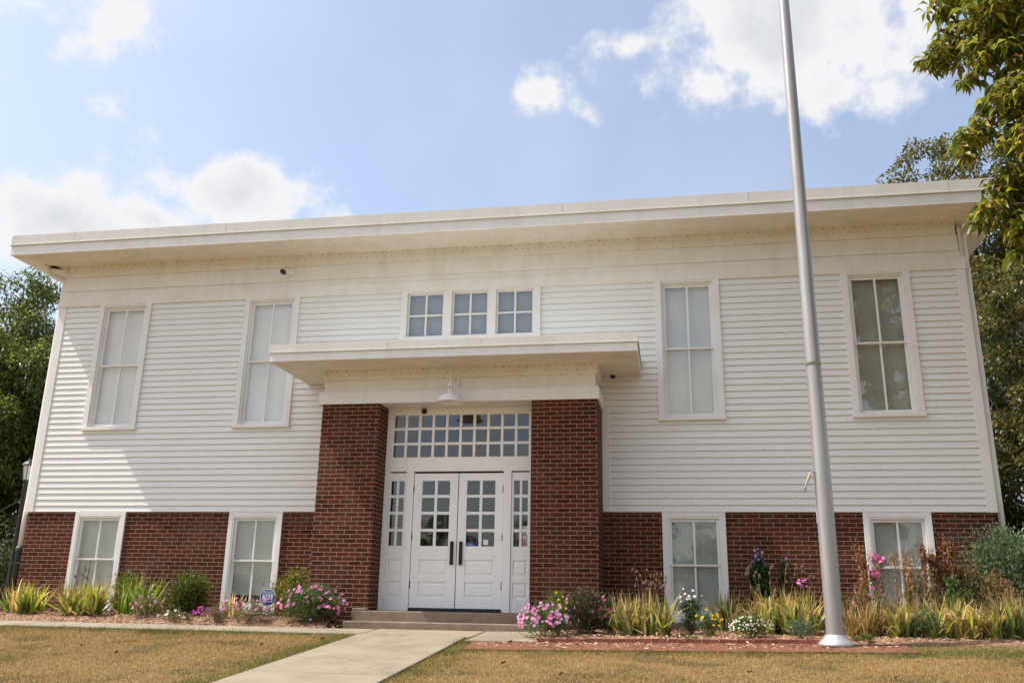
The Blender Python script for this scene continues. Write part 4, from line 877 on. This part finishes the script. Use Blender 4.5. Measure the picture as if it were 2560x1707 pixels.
# weeds in the joints of the brick path
bush('grass_tuft', 'green weed tuft growing against the edging bricks', 11.62, -2.60, .16, .07, 120, .04, [(.06, .11, .02), (.1, .15, .03)], None, 'weed tufts', 'mat', lw=.2)
bush('grass_tuft', 'bright green grass tuft behind the flagpole base', 13.62, -2.45, .30, .08, 300, .05, [(.07, .13, .02), (.12, .16, .03)], None, 'weed tufts', 'mat', lw=.15)
# ---- trees
def limb(m, a, b, r0, r1, seg=5, wob=.12):
    a, b = Vector(a), Vector(b); L = (b-a).length; pts = []
    for i in range(seg+1):
        t = i/seg; p = a.lerp(b, t); p += Vector((random.uniform(-1, 1), random.uniform(-1, 1), random.uniform(-.5, .8)))*L*wob*math.sin(math.pi*t)*.6; pts.append(p)
    m.tube(pts, [r0+(r1-r0)*i/seg for i in range(seg+1)], 7); return pts
def tree(name, label, base, h, crown, nclu, nleaf, leaf, cols, wts, tr=.2, group=None, zmin=.15, crs=.14, lw=.5, seed=1, conc=None):
    random.seed(seed); global RG; RG = np.random.default_rng(seed)
    root = empty(name, label, 'tree', base, group); bx, by, bz = base; rx, ry, rz = crown; cz = bz+h-rz
    top = Vector((bx+random.uniform(-.3, .3), by, bz+h*.76)); m = MB(); sp = limb(m, base, top, tr, tr*.25, 8, .04)
    c = []
    while len(c) < nclu:
        d = unit(RG.normal(0, 1, 3)); q = RG.uniform(.12, 1.0)**.6*(1+.12*math.sin(5*d[0]+seed)+.1*math.sin(7*d[2]+2*seed)); p = np.array([bx, by, cz])+d*q*[rx, ry, rz]
        if p[2] > bz+h*zmin: c.append(p)
    c = np.array(c); rr = RG.uniform(.6, 1.35, nclu)*crs*min(rx, rz)
    for p in c[::2]:
        i = min(len(sp)-1, max(1, int(len(sp)*(p[2]-bz)/h*.72))); limb(m, sp[i], p, tr*.28, .012, 5, .12)
    tk = m.build('trunk', M['bark'], root, smooth=True)
    idx = RG.choice(nclu, nleaf, p=(rr**2/(rr**2).sum())); d = unit(RG.normal(0, 1, (nleaf, 3))); rad = RG.random((nleaf, 1))**.5
    P = c[idx]+d*rad*rr[idx, None]*np.array([1.15, 1.15, .8]); D = d*.7+RG.normal(0, .6, (nleaf, 3))+[0, 0, -.15]
    C = pal(nleaf, cols, wts); V, F, C = leaves(P, D, leaf*RG.uniform(.7, 1.3, nleaf), leaf*lw*RG.uniform(.8, 1.2, nleaf), C, .2, .15)
    npmesh('crown', V, F, C, M['leaf'], root)
    return root
OAK = [(.070, .105, .018), (.115, .145, .024), (.04, .062, .013), (.19, .185, .04)]
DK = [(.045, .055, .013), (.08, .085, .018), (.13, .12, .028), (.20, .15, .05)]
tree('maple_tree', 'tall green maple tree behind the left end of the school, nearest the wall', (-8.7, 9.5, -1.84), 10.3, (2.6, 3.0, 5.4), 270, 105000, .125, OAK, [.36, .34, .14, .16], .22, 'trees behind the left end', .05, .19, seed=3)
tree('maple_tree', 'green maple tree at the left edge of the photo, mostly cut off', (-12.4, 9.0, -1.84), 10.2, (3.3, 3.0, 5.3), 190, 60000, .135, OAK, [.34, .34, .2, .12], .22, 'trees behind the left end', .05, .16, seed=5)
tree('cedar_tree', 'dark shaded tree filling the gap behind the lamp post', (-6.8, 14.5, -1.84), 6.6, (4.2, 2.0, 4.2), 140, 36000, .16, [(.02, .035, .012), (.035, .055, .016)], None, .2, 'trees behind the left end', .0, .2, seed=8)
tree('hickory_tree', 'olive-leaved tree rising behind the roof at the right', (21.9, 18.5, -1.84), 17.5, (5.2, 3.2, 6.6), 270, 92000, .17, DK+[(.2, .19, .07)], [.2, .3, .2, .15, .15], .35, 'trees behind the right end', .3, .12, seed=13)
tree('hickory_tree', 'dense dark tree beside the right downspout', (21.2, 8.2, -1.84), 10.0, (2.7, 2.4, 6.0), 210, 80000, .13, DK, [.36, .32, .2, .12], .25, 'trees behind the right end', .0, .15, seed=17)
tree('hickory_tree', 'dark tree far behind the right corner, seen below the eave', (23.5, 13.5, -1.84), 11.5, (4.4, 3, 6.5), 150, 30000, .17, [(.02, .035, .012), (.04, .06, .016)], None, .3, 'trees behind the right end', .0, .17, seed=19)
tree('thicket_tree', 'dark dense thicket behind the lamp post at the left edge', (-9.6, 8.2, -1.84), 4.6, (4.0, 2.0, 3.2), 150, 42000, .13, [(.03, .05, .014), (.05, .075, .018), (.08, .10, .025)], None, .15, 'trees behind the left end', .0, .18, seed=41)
# trees over the road behind the camera, seen only as reflections in the door glass
for i, (x, y, h, w_, lb) in enumerate(((3.5, -46, 8.5, 3.2, 'round tree across the lawn mirrored in the left door glass'), (9.3, -40, 9.0, 2.2, 'slender tree across the lawn mirrored between the doors'), (14.5, -50, 7.0, 4.0, 'broad low tree across the lawn mirrored in the right sidelight'), (-4, -52, 8.0, 4.5, 'broad tree across the lawn mirrored in the left sidelight'), (24, -50, 9.0, 4.5, 'broad tree across the lawn on the far right'))):
    tree('shade_tree', lb, (x, y, -3.0), h, (w_, w_, h*.42), 34, 5200, .34, DK, None, .2, 'trees across the lawn', .2, .22, seed=30+i)
# ---- foreground tree at the right with big drooping leaves
random.seed(23); RG = np.random.default_rng(23)
ft = empty('chestnut_tree', 'near tree with drooping bronze-green leaves hanging in from the upper right corner', 'tree', (19.0, -5.2, G(19, -5.2)))
CL = [(15.10, 5.52, .30), (14.98, 5.40, .20), (15.22, 5.68, .28), (15.45, 5.62, .38), (15.75, 5.70, .42), (15.32, 5.28, .22), (15.55, 5.35, .30), (15.62, 4.95, .30), (15.80, 5.2, .35), (15.22, 4.93, .18), (15.38, 5.08, .2),
      (15.62, 4.62, .34), (15.45, 4.42, .26), (15.78, 4.40, .38), (15.34, 4.32, .22), (15.60, 4.12, .32), (15.25, 4.16, .18), (15.13, 4.06, .16), (15.02, 4.00, .14), (15.55, 3.82, .28), (15.85, 3.9, .36), (15.48, 3.55, .26), (15.75, 3.45, .34),
      (15.40, 3.28, .22), (15.28, 3.20, .16), (15.16, 3.10, .10), (15.60, 3.05, .24), (15.52, 2.85, .18), (15.75, 2.8, .3), (15.60, 2.62, .16), (15.75, 2.45, .2), (15.50, 6.2, .5), (16.0, 6.3, .5), (15.2, 6.2, .35)]
C3 = [(x, -4+random.uniform(-.45, .45), z, r) for x, z, r in CL]
for k in range(110):
    t = random.uniform(0, 2*math.pi); q = random.random()**.5; C3.append((19.2+2.9*q*math.cos(t), -5.6+2.6*q*math.sin(t), random.uniform(2.2, 8.6), random.uniform(.4, .8)))
m = MB(); hub = Vector((19.0, -5.2, 3.6)); limb(m, (19.0, -5.2, G(19, -5.2)), hub, .22, .17, 6, .03); limb(m, hub, (19.2, -5.6, 7.6), .15, .04, 6, .05)
for hz in (6.0, 5.3, 4.5, 3.6, 2.9): limb(m, (18.9, -5.2, min(hz, 4.2)), (15.9, -4.1, hz), .06, .022, 7, .06)
tw = MB()
for (x, y, z, r) in C3:
    if x < 16.2:
        hz = min((6.0, 5.3, 4.5, 3.6, 2.9), key=lambda h: abs(h-z-.1)); limb(tw, (15.95+random.uniform(0, .5), -4.1, hz), (x, y, z+.05), .014, .006, 5, .12)
    else: limb(m, hub+Vector((0, 0, random.uniform(0, 3))), (x, y, z), .05, .015, 4, .1)
m.build('trunk', M['bark'], ft, smooth=True); tw.build('branch', M['bark'], ft, smooth=True)
parts = []
CHC = [(.145, .16, .02), (.22, .21, .026), (.09, .11, .016), (.31, .27, .04), (.24, .11, .03), (.34, .28, .04)]
for (x, y, z, r) in C3:
    near = x < 16.3; nw = int((235 if near else 110)*r*r*(1.5 if near else 1)) + 4; q = clump_points(nw, (x, y, z), (r, r, r*.85)); lo = RG.integers(4, 7, nw); az0 = RG.uniform(0, 6.28, nw)
    for j in range(6):
        s = lo > j; k = int(s.sum()); 
        if not k: continue
        a = az0[s]+j*6.28/lo[s]+RG.normal(0, .25, k); dn = RG.uniform(-1.1, .15, k); D = np.stack([np.cos(a), np.sin(a), dn], 1)
        L = RG.uniform(.11, .20, k); parts.append(leaves(q[s]+RG.normal(0, .01, (k, 3)), D, L, L*.38, pal(k, CHC, [.32, .30, .24, .08, .02, .04]), .22, .28))
V, F, C = merge(parts); npmesh('crown', V, F, C, M['leaf'], ft)
# ---- lawn grass
RG = np.random.default_rng(5); random.seed(5)
def grass(n, x0, x1, y0, y1, L, wd, outer=False):
    x = RG.uniform(x0, x1, n); y = y0+(y1-y0)*(1-(1-RG.random(n))**1.0)
    jit = np.abs(RG.normal(0, .035, n)); bad = ((x > 7.13+jit) & (x < 8.68-jit) & (y < -1)) | ((x < 7.15) & (y > -2.215+jit*.7)) | ((x > 8.65) & (x < 10.02) & (y > -2.67)) | ((x > 8.84+jit) & (x < 14.07-jit*3) & (y > -3.42+jit*1.8)) | ((x > 14) & (y > -2.6+jit))
    if outer: bad = bad | ((x > .5) & (x < 16.5) & (y > -7.2))
    x, y = x[~bad], y[~bad]; n = len(x); P = np.stack([x, y, Gv(x, y)-.004], 1)
    nzv = np.array([noise.fractal(Vector((a*1.3, b*1.3, 0)), .8, 2.0, 4) for a, b in zip(x[::1], y[::1])]) 
    edge = np.clip(1-np.minimum(np.minimum(np.abs(x-7.1), np.abs(x-8.7)), np.where(x < 7.15, np.abs(y+2.2), np.where(x > 8.8, np.abs(y+3.42), 9)))/.42, 0, 1)
    right = np.clip((x-12.6)/2.5, 0, 1)*np.clip((y+4.6)/1.6, 0, 1)
    n2 = np.array([noise.fractal(Vector((a*.45+9, b*.6, 3)), .8, 2.0, 3) for a, b in zip(x, y)]); pg = np.clip(.10+nzv*.45+np.clip(n2, 0, 1)*.5+edge*.75+right*.6, .02, .92); isg = RG.random(n) < pg
    tan = pal(n, [(.375, .245, .085), (.315, .19, .06), (.45, .32, .14), (.21, .12, .04)], [.4, .3, .14, .16], .13); gr = pal(n, [(.15, .155, .04), (.10, .125, .03), (.21, .19, .06)], None, .15)
    col = np.where(isg[:, None], gr, tan); dark = np.clip((nzv-.15)*1.8, 0, .7); col = col*(1-dark[:, None]*.5)*(1+np.clip(-n2, 0, 1)[:, None]*.25)
    D = RG.normal(0, .75, (n, 3)); D[:, 2] = RG.uniform(.25, 1.1, n); D = unit(D); Ln = L*RG.uniform(.5, 1.35, n)*(1+1.7*edge*RG.random(n))*(1+np.clip(n2, 0, 1)*.7); R = unit(np.cross(D, RG.normal(0, 1, (n, 3))))
    w = wd*RG.uniform(.6, 1.4, n)[:, None]; mid = P+D*Ln[:, None]*.55; tipv = P+D*Ln[:, None]+np.array([0, 0, -.15])*Ln[:, None]+RG.normal(0, .12, (n, 3))*Ln[:, None]
    V = np.stack([P-R*w*.5, P+R*w*.5, mid+R*w*.4, tipv, mid-R*w*.4], 1).reshape(-1, 3); b = np.arange(n)[:, None]*5; F = np.concatenate([b+[0, 1, 2], b+[0, 2, 4], b+[4, 2, 3]]); return V, F, np.repeat(col, 5, 0)
V, F, C = merge([grass(430000, .5, 16.5, -7.2, -2.2, .032, .0046), grass(60000, -8, 24, -12, -2.2, .045, .011, True)])
g_ = npmesh('lawn_grass', V, F, C, M['grass']); tag(g_, 'short dry tan grass with greener fringe along the path', 'grass', kind='stuff')
# ---- wood chips
n = 15000; chips_ = None; xx = np.where(RG.random(n) < .45, RG.uniform(-1.5, 6.55, n), RG.uniform(9.6, 16.5, n)); yy = np.where(xx < 8, RG.uniform(-1.46, -.05, n), RG.uniform(-2.6, -.05, n))
tq = np.clip((yy+1.42)/.45, 0, 1)*(xx < 6.7); P = np.stack([xx, yy, Gv(xx, yy)+.035+.10*tq*tq*(3-2*tq)+RG.random(n)*.012], 1); D = RG.normal(0, 1, (n, 3))*[1, .7, .22]
xs_ = RG.uniform(9.0, 14.0, 900); ys2 = -2.70-np.abs(RG.normal(0, .25, 900)); P = np.concatenate([P, np.stack([xs_, ys2, Gv(xs_, ys2)+.027], 1)]); D = np.concatenate([D, RG.normal(0, 1, (900, 3))*[1, .7, .05]]); n += 900
V, F, C = leaves(P, D, RG.uniform(.03, .085, n), RG.uniform(.008, .02, n), pal(n, [(.50, .33, .21), (.36, .20, .12), (.62, .47, .33), (.20, .10, .06)], [.35, .3, .2, .15]), .1, .05)
tag(npmesh('wood_chips', V, F, C, M['chip']), 'tan wood chip mulch covering the flower beds', 'mulch', kind='stuff')
# ---- fallen leaves
lv = []
for i, (x, y, lb) in enumerate(((7.9, -3.35, 'brown fallen leaf'), (9.35, -2.75, 'curled tan leaf on the brick path beside the steps'), (6.9, -2.9, 'brown leaf on the grass at the left path edge'), (5.1, -4.6, 'dark fallen leaf on the left lawn'), (4.3, -4.1, 'dark curled leaf on the left lawn farther left'), (6.4, -3.6, 'pale brown leaf on the left lawn near the path'), (10.3, -5.3, 'small brown leaf on the right lawn near the photo bottom'), (12.1, -5.0, 'reddish fallen leaf on the right lawn below the flagpole'), (13.4, -5.2, 'brown leaf on the right lawn under the frame corner'), (9.6, -4.6, 'brown leaf on the lawn right of the path'))):
    if i == 0: continue
    m = MB(); n = 6; L = .085; pts = []
    rows = []
    for k in range(n+1):
        t = k/n; w = .032*math.sin(math.pi*min(max(t, .04), .97))**.8; w *= .7; rows.append([(-w, L*.6*(t-.5), .012+.008*math.cos(3*t)+.014), (0, L*.6*(t-.5), .006+.008*math.cos(3*t)), (w, L*.6*(t-.5), .012+.008*math.cos(3*t)+.010)])
    vs = [p for r in rows for p in r]; fs = [(k*3+s, k*3+s+1, k*3+s+4, k*3+s+3) for k in range(n) for s in range(2)]; m.add(vs, fs)
    o = m.build('fallen_leaf', mat('dead_leaf', random.choice([(.22, .10, .04), (.30, .16, .06), (.15, .07, .035)]), .7), smooth=True)
    o.location = (x, y, G(x, y)+.022); o.rotation_euler = (random.uniform(-.12, .12), random.uniform(-.12, .12), random.uniform(1.1, 2.0)); tag(o, lb, 'leaf', 'fallen leaves')
